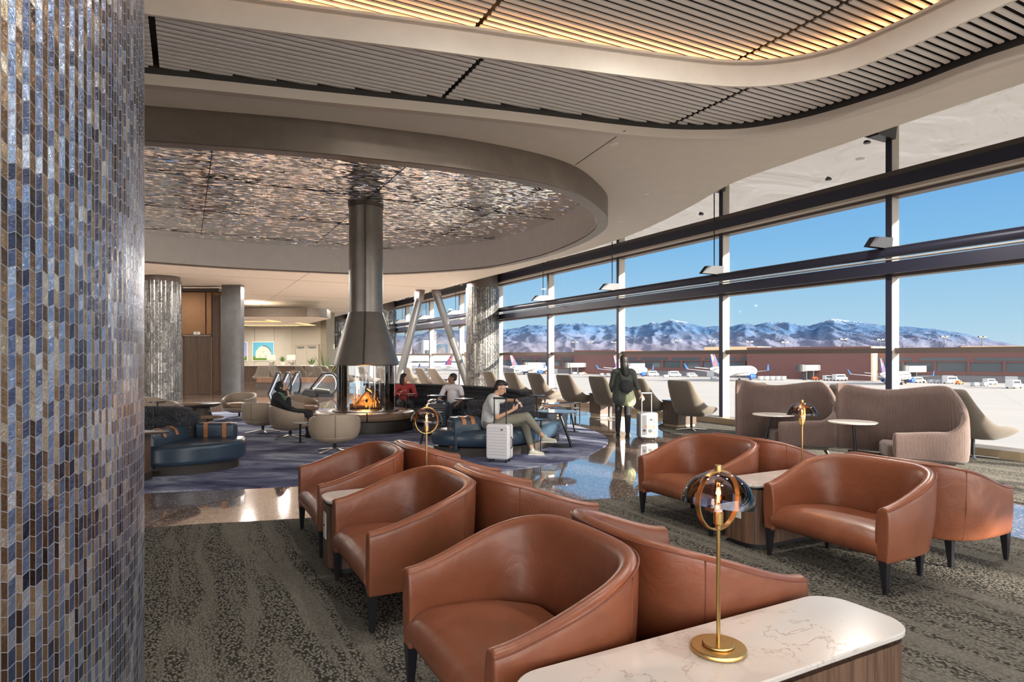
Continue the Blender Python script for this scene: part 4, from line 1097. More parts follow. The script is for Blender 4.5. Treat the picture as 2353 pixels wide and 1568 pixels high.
# logs and flames
lm = simple('charred_log', (.09,.045,.025), .9, 0, .8, 20, .5)
logs = [((-.34,-.1,.53),(.30,.05,.53),.075),((-.2,.12,.52),(.36,-.12,.52),.065),((-.18,-.05,.58),(.03,.02,.86),.045),((.30,-.10,.55),(.04,.05,.84),.05),((.2,.15,.56),(-.03,0,.82),.04)]
for a, b, r in logs:
    g = thing('log', Vector(a)+Vector((fx,fy,0)), 0, 'charred firewood log burning on the hearth', 'log', 'burning logs on the hearth')
    m = MB(); A_ = Vector((0,0,0)); B_ = Vector(b)-Vector(a); m.tube([A_, A_.lerp(B_,.3)+Vector((.01,.01,.01)), A_.lerp(B_,.7)-Vector((.01,.0,.01)), B_], [r*.9,r,r*.95,r*.8], 9); m.build('wood', lm, g)
flame_mat = None
k = NT('flame'); k.N.remove(k.b); e_ = k.n('ShaderNodeEmission'); tcn = k.n('ShaderNodeTexCoord'); s_ = k.n('ShaderNodeSeparateXYZ'); k.l(tcn.outputs['Object'], s_.inputs[0])
rr_ = k.n('ShaderNodeMapRange'); rr_.inputs['From Min'].default_value = .5; rr_.inputs['From Max'].default_value = 1.02; k.l(s_.outputs[2], rr_.inputs[0])
c_ = k.ramp(rr_.outputs[0], [(0,(1,.50,.10)),(.4,(1,.26,.03)),(1,(.85,.08,.01))]); k.l(c_, e_.inputs[0]); e_.inputs[1].default_value = .6
tr_ = k.n('ShaderNodeBsdfTransparent'); mx_ = k.n('ShaderNodeMixShader')
nz = k.noise(k.coords('Object', (9,9,3)), 2.2, 3, .5, .5); k.l(k.ramp(nz, [(.38,(.15,)*3),(.56,(1,)*3)]), mx_.inputs[0]); k.l(tr_.outputs[0], mx_.inputs[1]); k.l(e_.outputs[0], mx_.inputs[2]); k.l(mx_.outputs[0], k.out.inputs[0])
rnd = random.Random(5); m = MB()
for i in range(26):
    x = rnd.uniform(-.30,.28); y = rnd.uniform(-.12,.12); h = rnd.uniform(.12,.36)*(1-abs(x)*1.1); r = rnd.uniform(.018,.045); ph = rnd.uniform(0,6)
    pts = [(x+.035*math.sin(ph+j*.9)*j/6-.02*j/6, y+.02*math.cos(ph+j)*j/6, .52+h*j/6) for j in range(7)]
    m.tube(pts, [r*.8,r,r*.95,r*.75,r*.5,r*.28,.002], 8)
fo = m.build('flames', k.m, None); fo.location = (fx,fy,0); fo['kind'] = 'stuff'
tag(fo, 'orange flames rising from the logs inside the glass cylinder', 'fire')
l = bpy.data.lights.new('fire_light', 'POINT'); l.energy = 18; l.color = (1,.42,.12); l.shadow_soft_size = .15
lo = bpy.data.objects.new('fire_light', l); COL.objects.link(lo); lo.location = (fx,fy-.05,.72)
# ================================================================ sofas
def off_path(pts, loc, n=6): return [(p.x-loc[0], p.y-loc[1]) for p in spline(pts, n)]
def back_prof(top, w=.13, roll=4, z0=.26):
    L_ = []
    hgt = (top-z0)/roll
    for i in range(roll):
        z = z0+i*hgt; s = 1-.35*(i/roll)
        L_ += [(w*s*.68, z+.004), (w*s*1.02, z+hgt*.22), (w*s*1.12, z+hgt*.5), (w*s*1.0, z+hgt*.8)]
    L_.append((w*.45, top-.005))
    return [(a, z) for a, z in L_] + [(-a, z) for a, z in reversed(L_)]
def seat_prof(w, z0=.13, z1=.43):
    return [(w-.03,z0),(w+.02,z0+.08),(w+.02,z1-.08),(w-.02,z1-.015),(w-.10,z1),(-w+.10,z1),(-w+.02,z1-.015),(-w-.02,z1-.08),(-w-.02,z0+.08),(-w+.03,z0)]
def arm(par, loc, x0, x1, y0, y1, z1, rz=0, mat='blue_leather', along='y'):
    c = Vector(((x0+x1)/2-loc[0], (y0+y1)/2-loc[1], 0)); Tm = Matrix.Translation(c) @ Matrix.Rotation(rz, 4, 'Z')
    w_, d_ = (x1-x0)/2, (y1-y0)/2
    prof = [(-w_,.36),(-w_,z1-.12),(-w_+.03,z1-.04),(-w_+.10,z1),(w_-.10,z1),(w_-.03,z1-.04),(w_,z1-.12),(w_,.36)]
    m = MB(); m.box(-w_+.01,w_-.01,-d_-.004,-d_+.05,.10,z1-.06,T=Tm); rows = [[Tm @ Vector((x,y,z)) for x, z in prof] for y in (-d_, d_)]
    m.grid(rows, closed=True); m.add(rows[0], [tuple(range(8))]); m.add(rows[1], [tuple(range(7,-1,-1))])
    a = m.build('armrest', M[mat], par, bevel=.015)
    e = .006
    for yy in ((-d_*.45, d_*.25) if along == 'y' else (-.1,.1)):
        m = MB()
        o1 = [(x*(1+e/w_), z+e) for x, z in prof[:]]
        rows = [[Tm @ Vector((x,y,z)) for x, z in o1[1:7]] for y in (yy, yy+.07)]
        m.grid(rows); m.build('strap', M['strap'], a, solid=.006, smooth=False)
    m = MB(); m.box(-w_*.35, w_*.35, -d_-.008, -d_, .14, .34, T=Tm); m.build('front_strap', M['strap'], a, smooth=False)
    for zz in (.40,.46,.52):
        m = MB(); m.lathe([(.012,0),(.02,0),(.02,.006),(.012,.006)], 12, T=Tm @ Matrix.Translation((0,-d_-.001,zz)) @ Matrix.Rotation(PI/2,4,'X')); m.build('grommet', M['brass'], a)
    return a
S1 = (-.4,10.6)
sf = thing('sofa', (S1[0],S1[1],.012), 0, 'long curved blue and charcoal banquette hooking round behind the man with the white suitcase', 'sofa')
back = off_path([(-.80,10.93),(-.45,10.95),(-.10,11.15),(.18,11.5),(.33,12.0),(.28,12.6),(.0,13.4),(-.5,14.2),(-1.2,15.0),(-2.1,15.65),(-3.1,16.05),(-3.8,16.15)], S1)
m = MB(); m.sweep(back, lambda t: back_prof(.885+.04*sm((t-.3)/.2), .14, 4)); m.build('backrest', M['boucle_dark'], sf, sub=1, angle=80)
m = MB(); nb = int(len(back)*.55); rows = None
m.sweep(back[int(len(back)*.38):], lambda t: [(-.02,.93),(.16,.90),(.16,.945),(-.02,.955)]); m.build('back_cap', M['boucle_black'], sf)
sp_ = off_path([(-1.12,10.72),(-.9,10.50),(-.5,10.42),(-.12,10.62),(.20,11.0),(.52,11.6),(.66,12.25)], S1)
m = MB(); m.sweep(sp_, lambda t: seat_prof(.33)); m.build('seat', M['blue_leather'], sf, sub=1, angle=80)
m = MB(); m.sweep(sp_, lambda t: [(.27,0),(.27,.14),(-.27,.14),(-.27,0)]); m.build('plinth', M['dark_plinth'], sf)
ip_ = off_path([(-.2,12.2),(-.45,13.05),(-.95,13.85),(-1.55,14.55),(-2.35,15.15),(-3.2,15.55)], S1)
m = MB(); m.sweep(ip_, lambda t: seat_prof(.30)); m.build('inner_seat', M['blue_leather'], sf, sub=1, angle=80)
m = MB(); m.sweep(ip_, lambda t: [(.25,0),(.25,.14),(-.25,.14),(-.25,0)]); m.build('plinth', M['dark_plinth'], sf)
arm(sf, S1, -.98,-.62, 10.14,10.60, .64, math.radians(-62))
arm(sf, S1, .62,1.06, 12.55,13.1, .62, .3)
arm(sf, S1, -1.75,-1.45, 13.0,13.6, .72, .4)
S2 = (-5.2,9.3)
sf2 = thing('sofa', (S2[0],S2[1],.012), 0, 'blue leather sofa with a speckled charcoal back at the left, partly behind the tiled column', 'sofa')
m = MB(); fr = spline([(-7.2,8.75),(-6.2,8.5),(-5.2,8.38),(-4.66,8.42),(-4.2,8.72),(-3.98,9.2),(-4.1,9.62)], 6)
poly = [(p.x-S2[0],p.y-S2[1]) for p in fr]+[(-7.2-S2[0],9.9-S2[1])]
m.prism(poly, .14, .42); m.build('seat', M['blue_leather'], sf2, bevel=.06, seg=5)
m = MB(); c0 = Vector((-.3,.05)); m.prism([(c0.x+(x-c0.x)*.93, c0.y+(y-c0.y)*.88) for x, y in poly], 0, .15); m.build('plinth', M['dark_plinth'], sf2)
bk = off_path([(-7.2,9.75),(-6.2,9.68),(-5.5,9.62),(-5.10,9.55),(-4.86,9.40)], S2)
m = MB(); m.sweep(bk, lambda t: back_prof(.88-.10*sm((t-.86)/.14), .17*(1+.35*sm((t-.7)/.3)), 3, .40)); m.build('backrest', M['boucle_dark'], sf2, sub=1, angle=80)
m = MB(); m.beam((-5.44-S2[0],9.455-S2[1],.5),(-5.44-S2[0],9.455-S2[1],.86),.012,.012); m.build('seam', M['rubber'], sf2, smooth=False)
b_ = MB(); b_.box(-4.80-S2[0],-4.22-S2[0],9.42-S2[1],9.62-S2[1],.40,.63); bo = b_.build('bolster', M['blue_leather'], sf2, bevel=.04, seg=4)
for x in (-4.66,-4.38):
    m = MB(); m.box(x-S2[0],x+.06-S2[0],9.414-S2[1],9.626-S2[1],.41,.636); m.build('strap', M['strap'], bo, smooth=False)
arm(sf2, S2, -5.10,-4.86, 8.45,9.35, .62, 0)
t = thing('side_table', (-4.86,8.25,0), 0, 'dark oval side table on a wood panel leg by the left blue leather sofa', 'table')
m = MB(); m.prism([(-.3+.62*math.cos(a),.17*math.sin(a)) for a in [2*PI*j/40 for j in range(40)]], .635, .66); m.build('tabletop', M['wood_dark'], t, bevel=.006)
m = MB(); m.box(-.02,.02,-.1,.1,0.1,.635); m.build('leg', M['walnut'], t, smooth=False)
m = MB(); m.box(-.8,.03,-.12,.12,0.012,.11); m.build('base', M['dark_plinth'], t, smooth=False)

# ---- small round tables in the lounge
def tb_(px, Y, z, r, mat, lab, foot, legr=.018, bm=None):
    return ped_table(X(px,Y), Y, z, r, M[mat], lab, foot, True, 'small round lounge tables', legr, bm)
tb_(985, 11.3, .645, .26, 'table_dark', 'round dark glass topped table with a slanted leg between the fireplace bench and the sofa', (-.16,.0), bm=M['white'])
tb_(934, 14.1, .81, .21, 'table_dark', 'small round table in front of the woman in red', (0,0))
tb_(1003, 13.1, .84, .20, 'table_dark', 'small round table left of the man in the white tee shirt', (.05,0))
tb_(1066, 12.4, .82, .20, 'table_dark', 'small round table right of the man in the white tee shirt', (-.05,0))
tb_(1243, 10.72, .585, .205, 'table_dark', 'small round table at the knee of the man with the white suitcase', (0,.0), .014)
tb_(1280, 11.45, .65, .37, 'table_dark', 'widest round dark table with a slanted leg right of the seated man', (.26,-.05), .026)
tb_(1308, 13.6, .53, .23, 'table_dark', 'round dark table farther back, overlapping the widest one on its right', (.12,0))
tb_(1232, 14.4, .76, .20, 'table_dark', 'small round table just above the dark back of the sofa, under the shell chairs', (.04,0))
tb_(432, 13.8, .60, .29, 'table_brown', 'round dark topped table with a slanted leg behind the speckled sofa back', (.24,0))
tb_(474, 11.9, .50, .31, 'table_brown', 'round brown lacquer table just above the striped bolster of the left sofa', (.12,0))
tb_(362, 14.7, .60, .20, 'table_dark', 'small round table at the far left in front of a barrel chair', (0,0))
tb_(732, 13.4, .42, .17, 'table_brown', 'low round side table at the knees of the person on the phone', (0,0))
tb_(690, 11.9, .40, .14, 'table_white', 'tiny pale round table wedged behind the nearest barrel chair', (0,0), .02)
q = PZ(462, 969); t = thing('drum_table', (q.x,q.y,0), 0, 'large round coffee table with a tan top and conical dark base', 'table')
m = MB(); m.lathe([(.0001,.36),(.33,.37),(.45,.42),(.46,.455),(.44,.47)], 40); m.build('rim', M['dark_plinth'], t)
m = MB(); m.lathe([(.44,.468),(.0001,.471)], 40); m.build('tabletop', M['tan_seat'], t)
m = MB(); m.lathe([(.0001,0),(.30,0),(.20,.37),(.0001,.37)], 32); m.build('base', M['bronze_dark'], t)
t = thing('low_table', (X(1290,15.2),15.2,0), RZ_A, 'low rectangular black metal table under the shell chairs', 'table')
m = MB(); m.box(-.45,.45,-.22,.22,.50,.525); m.build('tabletop', M['table_dark'], t, smooth=False)
for sx in (-1,1):
    m = MB(); m.tube([(sx*.4,-.2,.5),(sx*.4,-.2,.0),(sx*.4,.2,0),(sx*.4,.2,.5)], .012, 6); m.build('leg', M['black_metal'], t)

# ---- suitcases
def suitcase(loc, rz, w_, d_, h, mat, lab, ribs='h', hh=.38, lean=0, hcol='black_metal', label=True):
    t = thing('suitcase', loc, rz, lab, 'suitcase', None)
    if lean: t.rotation_euler = (lean, 0, rz)
    pr = rrect(-w_/2,w_/2,-h/2,h/2,.045,6)
    T_ = Matrix.Translation((0,0,h/2+.05)) @ Matrix.Rotation(PI/2,4,'X')
    m = MB(); m.prism(pr, -d_/2, d_/2, T=T_); b = m.build('shell', mat, t, bevel=.025, seg=4)
    m = MB()
    if ribs == 'h':
        for j in range(10):
            z = .05+h*.13+h*.76*j/9; m.box(-w_/2+.03,w_/2-.03,-d_/2-.0015,-d_/2,z,z+.004)
    else:
        for j in range(12):
            x = -w_/2+.05+(w_-.1)*j/11; m.box(x-.006,x+.006,-d_/2-.006,-d_/2,.11,.0+h)
    m.build('groove', simple('groove_'+ribs, (.35,.34,.36) if ribs == 'h' else (.30,.30,.30), .4), b, smooth=False)
    m = MB(); m.prism(rrect(-w_/2-.002,w_/2+.002,-h/2-.002,h/2+.002,.046,6), -.006, .006, T=T_); m.build('zip', M['rubber'], b)
    if label:
        m = MB(); m.box(w_*.16,w_*.16+.04,-d_/2-.004,-d_/2,.05+h*.84,.05+h*.84+.016); m.build('logo_plate', M['rubber'], b, smooth=False)
    m = MB(); zt = .05+h
    for sx in (-1,1): m.box(sx*w_*.27-.009, sx*w_*.27+.009, .02,.034, zt-.03, zt+hh)
    m.box(-w_*.27-.016, w_*.27+.016, .014,.042, zt+hh-.018, zt+hh+.012); m.build('handle', M[hcol], t, bevel=.005, smooth=False)
    m = MB(); m.tube([(w_/2+.003,0,.05+h*.30),(w_/2+.025,0,.05+h*.36),(w_/2+.025,0,.05+h*.58),(w_/2+.003,0,.05+h*.64)], .008, 6); m.build('side_handle', M['rubber'], t)
    for sx in (-1,1):
        for sy in (-1,1):
            m = MB(); x, y = sx*(w_/2-.05), sy*(d_/2-.045)
            m.box(x-.028,x+.028,y-.02,y+.02,.045,.075); m.lathe([(.0001,-.012),(.025,-.012),(.025,.012),(.0001,.012)], 14, T=Matrix.Translation((x,y,.025)) @ Matrix.Rotation(PI/2,4,'Y'))
            m.build('wheel', M['rubber'], t)
    return t
suitcase((X(1148,9.72),9.72,.012), math.radians(-20), .37, .23, .54, M['white_shell'], 'white ribbed cabin suitcase with its black handle up beside the seated man', hh=.40)
suitcase((X(1003,12.9),12.9,.012), math.radians(15), .40, .24, .62, simple('black_shell', (.03,.03,.035), .3), 'black suitcase standing in front of the man in the white tee shirt', hh=.05, label=False)
sil = simple('silver_shell', (.50,.50,.50), .28, .55)
sc3 = suitcase((X(1487,12.35),12.35,0), math.radians(8), .37, .23, .50, sil, 'silver ribbed suitcase with orange and dark stickers pulled by the walking woman', 'v', hh=.38, hcol='steel', label=False)
m = MB()
for x, z, r, mi in ((-.07,.28,.026,0),(.07,.27,.028,0),(.02,.19,.04,1),(.04,.41,.03,1),(-.10,.20,.03,1),(.10,.15,.02,0)):
    m.add([(x+r*math.cos(a), -.1235, z+r*.8*math.sin(a)) for a in [2*PI*j/10 for j in range(10)]], [tuple(range(10))], mi)
m.build('sticker', [simple('sticker_orange', (.75,.30,.05), .4), simple('sticker_dark', (.05,.05,.06), .4)], sc3, smooth=False)

# ================================================================ people
SKIN = simple('skin', (.56,.33,.22), .5, 0, .05, 80, .05); SKIN_D = simple('skin_brown', (.27,.145,.09), .5, 0, .05, 80, .05)
HAIR = simple('black_hair', (.014,.011,.010), .55, 0, .5, 120); 
def caps(m, p, r0, q, r1, n=12):
    p = Vector(p); q = Vector(q); d = q-p; L_ = d.length
    if L_ < 1e-4: d = Vector((0,0,1)); L_ = 1e-4
    d = d/max(L_,1e-6); pts = []; rs = []
    for j in range(4):
        a = PI/2*j/4; pts.append(p-d*r0*math.cos(a)); rs.append(max(.0008, r0*math.sin(a)))
    pts.append(p); rs.append(r0); pts.append(q); rs.append(r1)
    for j in range(1,5):
        a = PI/2*j/4; pts.append(q+d*r1*math.sin(a)); rs.append(max(.0008, r1*math.cos(a)))
    m.tube(pts, rs, n)
def ell(m, c, rx, ry, rz, R=None, n=14):
    T_ = Matrix.Translation(c) @ (R or Matrix.Identity(4)) @ Matrix.Diagonal((rx,ry,rz,1))
    m.lathe([(max(.0005,math.sin(PI*j/10)), -math.cos(PI*j/10)) for j in range(11)], n, T=T_)
def remesh(o, vox, sm_it=6):
    r = o.modifiers.new('r', 'REMESH'); r.mode = 'VOXEL'; r.voxel_size = vox; r.use_smooth_shade = True
    s = o.modifiers.new('sm', 'SMOOTH'); s.iterations = sm_it; s.factor = .5
def frame(fwd, up=Vector((0,0,1))):
    f = Vector(fwd).normalized(); r = f.cross(up).normalized(); u = r.cross(f)
    return Matrix(((r.x,f.x,u.x,0),(r.y,f.y,u.y,0),(r.z,f.z,u.z,0),(0,0,0,1)))   # local x=right,y=forward,z=up
def head(m, c, fwd, up, s=1.0):
    H = Matrix.Translation(c) @ frame(fwd, up)
    P = lambda x,y,z: H @ Vector((x*s,y*s,z*s))
    Rm = frame(fwd, up)
    ell(m, P(0,-.012,.03), .074*s,.092*s,.088*s, Rm); ell(m, P(0,.018,-.035), .058*s,.066*s,.072*s, Rm)
    ell(m, P(0,.052,-.082), .030*s,.026*s,.022*s, Rm); caps(m, P(0,.082,.012), .010*s, P(0,.104,-.024), .0135*s, 8)
    ell(m, P(0,.070,.030), .050*s,.016*s,.010*s, Rm); ell(m, P(0,.083,-.052), .022*s,.010*s,.007*s, Rm); ell(m, P(0,.081,-.064), .019*s,.010*s,.007*s, Rm)
    for sx in (-1,1):
        ell(m, P(sx*.033,.055,-.022), .022*s,.020*s,.020*s, Rm); ell(m, P(sx*.078,-.012,-.005), .010*s,.020*s,.032*s, Rm)
    return P, Rm
def face_parts(par, P, Rm, s, brow=True, smile=False):
    w_ = simple('eye_white', (.7,.68,.65), .2); 
    for sx in (-1,1):
        m = MB(); ell(m, P(sx*.030,.074,.010), .0125*s,.010*s,.0075*s, Rm); e = m.build('eye', w_, par)
        m = MB(); ell(m, P(sx*.030,.0835,.010), .0055*s,.003*s,.0055*s, Rm); m.build('iris', M['rubber'], e)
        m = MB(); caps(m, P(sx*.016,.084,.030), .003*s, P(sx*.046,.076,.032), .0025*s, 6); m.build('eyebrow', HAIR, par)
    m = MB(); ell(m, P(0,.0915,-.058), .021*s,.004*s,.008*s if smile else .0055*s, Rm); m.build('lips', simple('lips', (.42,.15,.12), .4), par)
def hand(m, wrist, d, palm_n, s=1.0, curl=.5, thumb_side=1, spread=.1):
    """d: direction of the fingers, palm_n: direction the palm faces"""
    d = Vector(d).normalized(); n_ = Vector(palm_n); n_ = (n_-d*n_.dot(d)).normalized(); sd = d.cross(n_)*thumb_side
    w0 = Vector(wrist)
    for k_, o in enumerate((-.027,-.009,.009,.027)):
        caps(m, w0+d*.01*s+sd*o*.6*s, .014*s, w0+d*.078*s+sd*o*s, .0125*s, 8)
        Ls = (.052,.066,.074,.068)[k_]*s; b = w0+d*.085*s+sd*o*s; dd_ = d+sd*(o*spread*20)
        c1 = curl*(1.15-.12*k_)
        v1 = (dd_*math.cos(c1*.7)+n_*math.sin(c1*.7)).normalized(); v2 = (dd_*math.cos(c1*1.7)+n_*math.sin(c1*1.7)).normalized(); v3 = (dd_*math.cos(c1*2.4)+n_*math.sin(c1*2.4)).normalized()
        q1 = b+v1*Ls*.48; q2 = q1+v2*Ls*.32; q3 = q2+v3*Ls*.22
        caps(m, b, .0095*s, q1, .0088*s, 8); caps(m, q1, .0088*s, q2, .0082*s, 8); caps(m, q2, .0082*s, q3, .0072*s, 8)
    tb0 = w0+d*.022*s+sd*.030*s; t1 = tb0+(d*.55+sd*.65+n_*.35).normalized()*.038*s; t2 = t1+(d*.75+sd*.25+n_*.5).normalized()*.032*s
    caps(m, tb0, .014*s, t1, .011*s, 8); caps(m, t1, .0105*s, t2, .0085*s, 8)
def shoe(par, heel, toe, mat, sole, name='shoe'):
    heel = Vector(heel); toe = Vector(toe); f = (toe-heel).normalized(); up = Vector((0,0,1)); r = f.cross(up).normalized(); u = r.cross(f)
    L_ = (toe-heel).length
    P_ = lambda a, b, c: heel+f*a*L_+r*b+u*c
    m = MB(); caps(m, P_(.12,0,.055), .040, P_(.45,0,.048), .043); caps(m, P_(.45,0,.045), .043, P_(.84,0,.030), .036); caps(m, P_(.12,0,.06), .036, P_(.2,0,.10), .038)
    o = m.build(name, mat, par); remesh(o, .008, 5)
    m = MB(); prof = [(-.03,.034),(.0,.042),(.3,.036),(.6,.046),(.85,.042),(.97,.025),(1.0,0)]
    pl_ = [P_(a,b,-.0) for a,b in prof]+[P_(a,-b,-.0) for a,b in reversed(prof[:-1])]; pu = [p+u*.028 for p in pl_]; n = len(pl_)
    m.add(pl_+pu, [tuple(range(n-1,-1,-1)), tuple(range(n,2*n))]+[(i,(i+1)%n,n+(i+1)%n,n+i) for i in range(n)]); m.build('sole', sole, o, bevel=.006)
    m = MB()
    for k_ in range(4):
        a = .38+.09*k_; m.tube([P_(a,-.026,.086-.05*(a-.2)), P_(a+.01,0,.098-.06*(a-.2)), P_(a,.026,.086-.05*(a-.2))], .0035, 5)
    m.build('laces', sole, o)
    return o
def cloth(par, name, segs, mat, vox=.011, it=8):
    m = MB()
    for s_ in segs:
        if len(s_) == 4: caps(m, *s_)
        else: ell(m, *s_)
    o = m.build(name, mat, par); remesh(o, vox, it); return o
V = Vector
# ---- man with phone, facing +x ; view plane about Y = 10.3
t = thing('person', (-.3,10.38,.012), 0, 'seated man with glasses, light polo shirt and olive trousers looking at his phone', 'person')
O = V((-.3,10.38,.012)); g = lambda x,y,z: V((x,y,z))-O
yn, yf = 10.20, 10.56                      # near (his right) side, far side
hd = g(-.195,10.38,1.125); fw = V((.88,-.12,-.40)); up = V((.35,0,.94))
body = MB(); P, Rm = head(body, hd, fw, up, 1.02)
caps(body, g(-.235,10.38,1.06), .050, g(-.29,10.38,.97), .056)
caps(body, g(-.33,10.38,.86), .10, g(-.36,10.38,.60), .115)
# near arm holding the phone
sh_n = g(-.33,10.20,.915); el_n = g(-.245,10.14,.655); wr_n = g(.005,10.16,.775)
caps(body, sh_n, .048, el_n, .037); caps(body, el_n, .036, wr_n, .025); hand(body, wr_n, (.8,.25,.5), (-.1,.55,.5), 1.0, .55, 1)
# far arm resting on the sofa back, hand dangling
sh_f = g(-.30,10.56,.915); el_f = g(-.13,10.72,.90); wr_f = g(.075,10.62,.905)
caps(body, sh_f, .048, el_f, .038); caps(body, el_f, .036, wr_f, .026); hand(body, wr_f, (.75,-.25,-.6), (-.2,.1,-.9), 1.0, .5, 1)
# ankles
kn_n = g(.24,10.26,.66); an_n = g(.535,10.30,.305); kn_f = g(.20,10.50,.56); an_f = g(.325,10.42,.12)
caps(body, kn_n.lerp(an_n,.6), .040, an_n, .034); caps(body, kn_f.lerp(an_f,.6), .042, an_f, .036)
caps(body, g(-.36,10.3,.52), .09, kn_n, .058); caps(body, g(-.36,10.46,.52), .09, kn_f, .058)
bo = body.build('body', SKIN, t); remesh(bo, .0075, 3)
face_parts(t, P, Rm, 1.02)
shirt = simple('light_polo', (.56,.58,.57), .85, 0, .4, 25, .05)
cloth(t, 'shirt', [(g(-.315,10.38,.925), .118, g(-.345,10.38,.80), .145), (g(-.345,10.38,.80), .150, g(-.375,10.38,.56), .150), (g(-.315,10.24,.925), .088, g(-.31,10.53,.925), .088), (g(-.35,10.30,.80), .10, g(-.35,10.46,.80), .10),(g(-.37,10.28,.60), .10, g(-.37,10.48,.60), .10),
   (sh_n, .080, sh_n.lerp(el_n,.62), .064), (sh_f, .082, sh_f.lerp(el_f,.7), .064), (g(-.30,10.24,.92),.085,g(-.31,10.25,.80),.10)], shirt)
m = MB(); cpts = [g(-.275+.062*math.cos(a), 10.38+.075*math.sin(a), 1.0+.020*math.cos(a+PI)) for a in [2*PI*j/16 for j in range(16)]]; m.tube(cpts, .012, 8, closed=True); m.build('collar', shirt, t)
trou = simple('olive_trousers', (.225,.215,.17), .85, 0, .6, 14, .12)
cloth(t, 'trousers', [(g(-.36,10.30,.53), .115, kn_n, .078), (g(-.36,10.47,.52), .115, kn_f, .076), (g(-.37,10.3,.54), .12, g(-.37,10.48,.54), .12), (kn_n, .080, kn_n.lerp(an_n,.66), .060), (kn_f, .076, kn_f.lerp(an_f,.80), .056)], trou, .011, 5)
hr = MB(); ell(hr, P(0,-.028,.058), .080,.092,.075, Rm); ell(hr, P(0,-.055,.005), .074,.062,.07, Rm); ell(hr, P(0,.045,.098), .060,.050,.032, Rm); ell(hr, P(0,.0,.105), .066,.075,.035, Rm)
h_ = hr.build('hair', HAIR, t); remesh(h_, .006, 3)
m = MB()
for sx in (-1,1):
    m.tube([P(sx*.032+.022*math.cos(a), .092, .006+.018*math.sin(a)) for a in [2*PI*j/14 for j in range(14)]], .0014, 5, closed=True)
    m.tube([P(sx*.054,.090,.012), P(sx*.080,.0,.012), P(sx*.080,-.02,.0)], .0014, 5)
m.tube([P(-.010,.094,.010), P(.010,.094,.010)], .0014, 5); m.build('glasses', M['steel'], t)
m = MB(); wr = wr_f.lerp(el_f,.10); dd_ = (el_f-wr_f).normalized(); m.tube([wr-dd_*.012, wr+dd_*.012], .033, 14); m.build('watch', M['rubber'], t)
swh = simple('sneaker_upper', (.52,.50,.43), .7, 0, .2, 60, .1); sol = simple('sneaker_sole', (.62,.60,.54), .6)
shoe(t, an_n+V((-.05,0,-.075)), an_n+V((.21,-.02,-.075)), swh, sol); shoe(t, g(.285,10.42,.0), g(.545,10.36,.0), swh, sol)
ph = thing('phone', O+wr_n+V((.085,.055,.085)), .2, 'black phone in the hands of the seated man with glasses', 'phone')
m = MB(); m.box(-.07,.07,-.036,.036,-.004,.004, T=Matrix.Rotation(-.55,4,'Y')); m.build('body', M['rubber'], ph, bevel=.003, smooth=False)
m = MB(); m.box(-.065,.065,-.033,.033,.004,.0048, T=Matrix.Rotation(-.55,4,'Y')); m.build('screen', simple('dark_screen', (.03,.035,.05), .1), ph, smooth=False)

# ---- person on the phone in the barrel chair
bx, by = PZ(667,1008).x, PZ(667,1008).y
O = V((bx-.05, by, .012)); g = lambda x,y,z: V((x,y,z))
t = thing('person', O, math.atan2(.25,1), 'seated person in a black headscarf and dark coat holding a phone to the ear', 'person')
hd = g(-.10,0,1.03); fw = V((.93,-.28,.30)); up = V((-.25,0,.97))
body = MB(); P, Rm = head(body, hd, fw, up, .98)
caps(body, g(-.13,0,.96), .048, g(-.17,0,.86), .055); caps(body, g(-.18,0,.76), .10, g(-.17,0,.52), .13)
sh_n = g(-.17,-.18,.80); el_n = g(.05,-.26,.62); wr_n = g(.03,-.16,.86)
sh_f = g(-.17,.18,.80); el_f = g(.0,.25,.58); wr_f = g(.20,.10,.52)
caps(body, sh_n,.045,el_n,.036); caps(body, el_n,.035,wr_n,.025); hand(body, wr_n, (-.12,.25,.95), (-.9,.4,.1), .95, .6, -1)
caps(body, sh_f,.045,el_f,.036); caps(body, el_f,.035,wr_f,.025); hand(body, wr_f, (.8,-.35,-.2), (0,0,-1), .95, .5, 1)
kn = [g(.38,-.10,.47), g(.40,.12,.48)]; an = [g(.42,-.10,.10), g(.40,.14,.10)]
for k_, a_ in zip(kn, an): caps(body, g(-.12,k_.y,.46), .09, k_, .055); caps(body, k_, .055, a_, .036)
bo = body.build('body', SKIN, t); remesh(bo, .008, 3); face_parts(t, P, Rm, .98)
blk = simple('black_cloth', (.020,.020,.024), .85, 0, .4, 30, .2); grn = simple('green_top', (.13,.24,.17), .85, 0, .3, 30, .1)
hs = MB(); ell(hs, P(0,-.032,.035), .092,.098,.098, Rm); ell(hs, P(0,-.06,-.04), .085,.085,.09, Rm); ell(hs, P(0,-.115,.0), .06,.06,.055, Rm); caps(hs, P(-.05,.0,-.10), .035, P(.05,.0,-.10), .035)
h_ = hs.build('headscarf', blk, t); remesh(h_, .007, 4)
cloth(t, 'top', [(g(-.13,0,.84), .10, g(-.08,0,.60), .135), (g(-.08,0,.6), .13, g(-.06,0,.50), .13)], grn)
cloth(t, 'coat', [(g(-.20,0,.82), .11, g(-.21,0,.50), .15), (g(-.18,-.13,.82), .085, g(-.18,.13,.82), .085), (sh_n,.075,el_n,.058), (el_n,.056,wr_n.lerp(el_n,.25),.046), (sh_f,.075,el_f,.058), (el_f,.056,wr_f.lerp(el_f,.22),.046), (g(-.12,-.16,.78), .07, g(-.06,-.17,.5), .08), (g(-.12,.15,.78), .07, g(-.06,.17,.5), .08)], blk)
cloth(t, 'trousers', [(g(-.14,k_.y,.48), .125, k_, .085) for k_ in kn]+[(k_, .085, a_, .062) for k_, a_ in zip(kn, an)], blk)
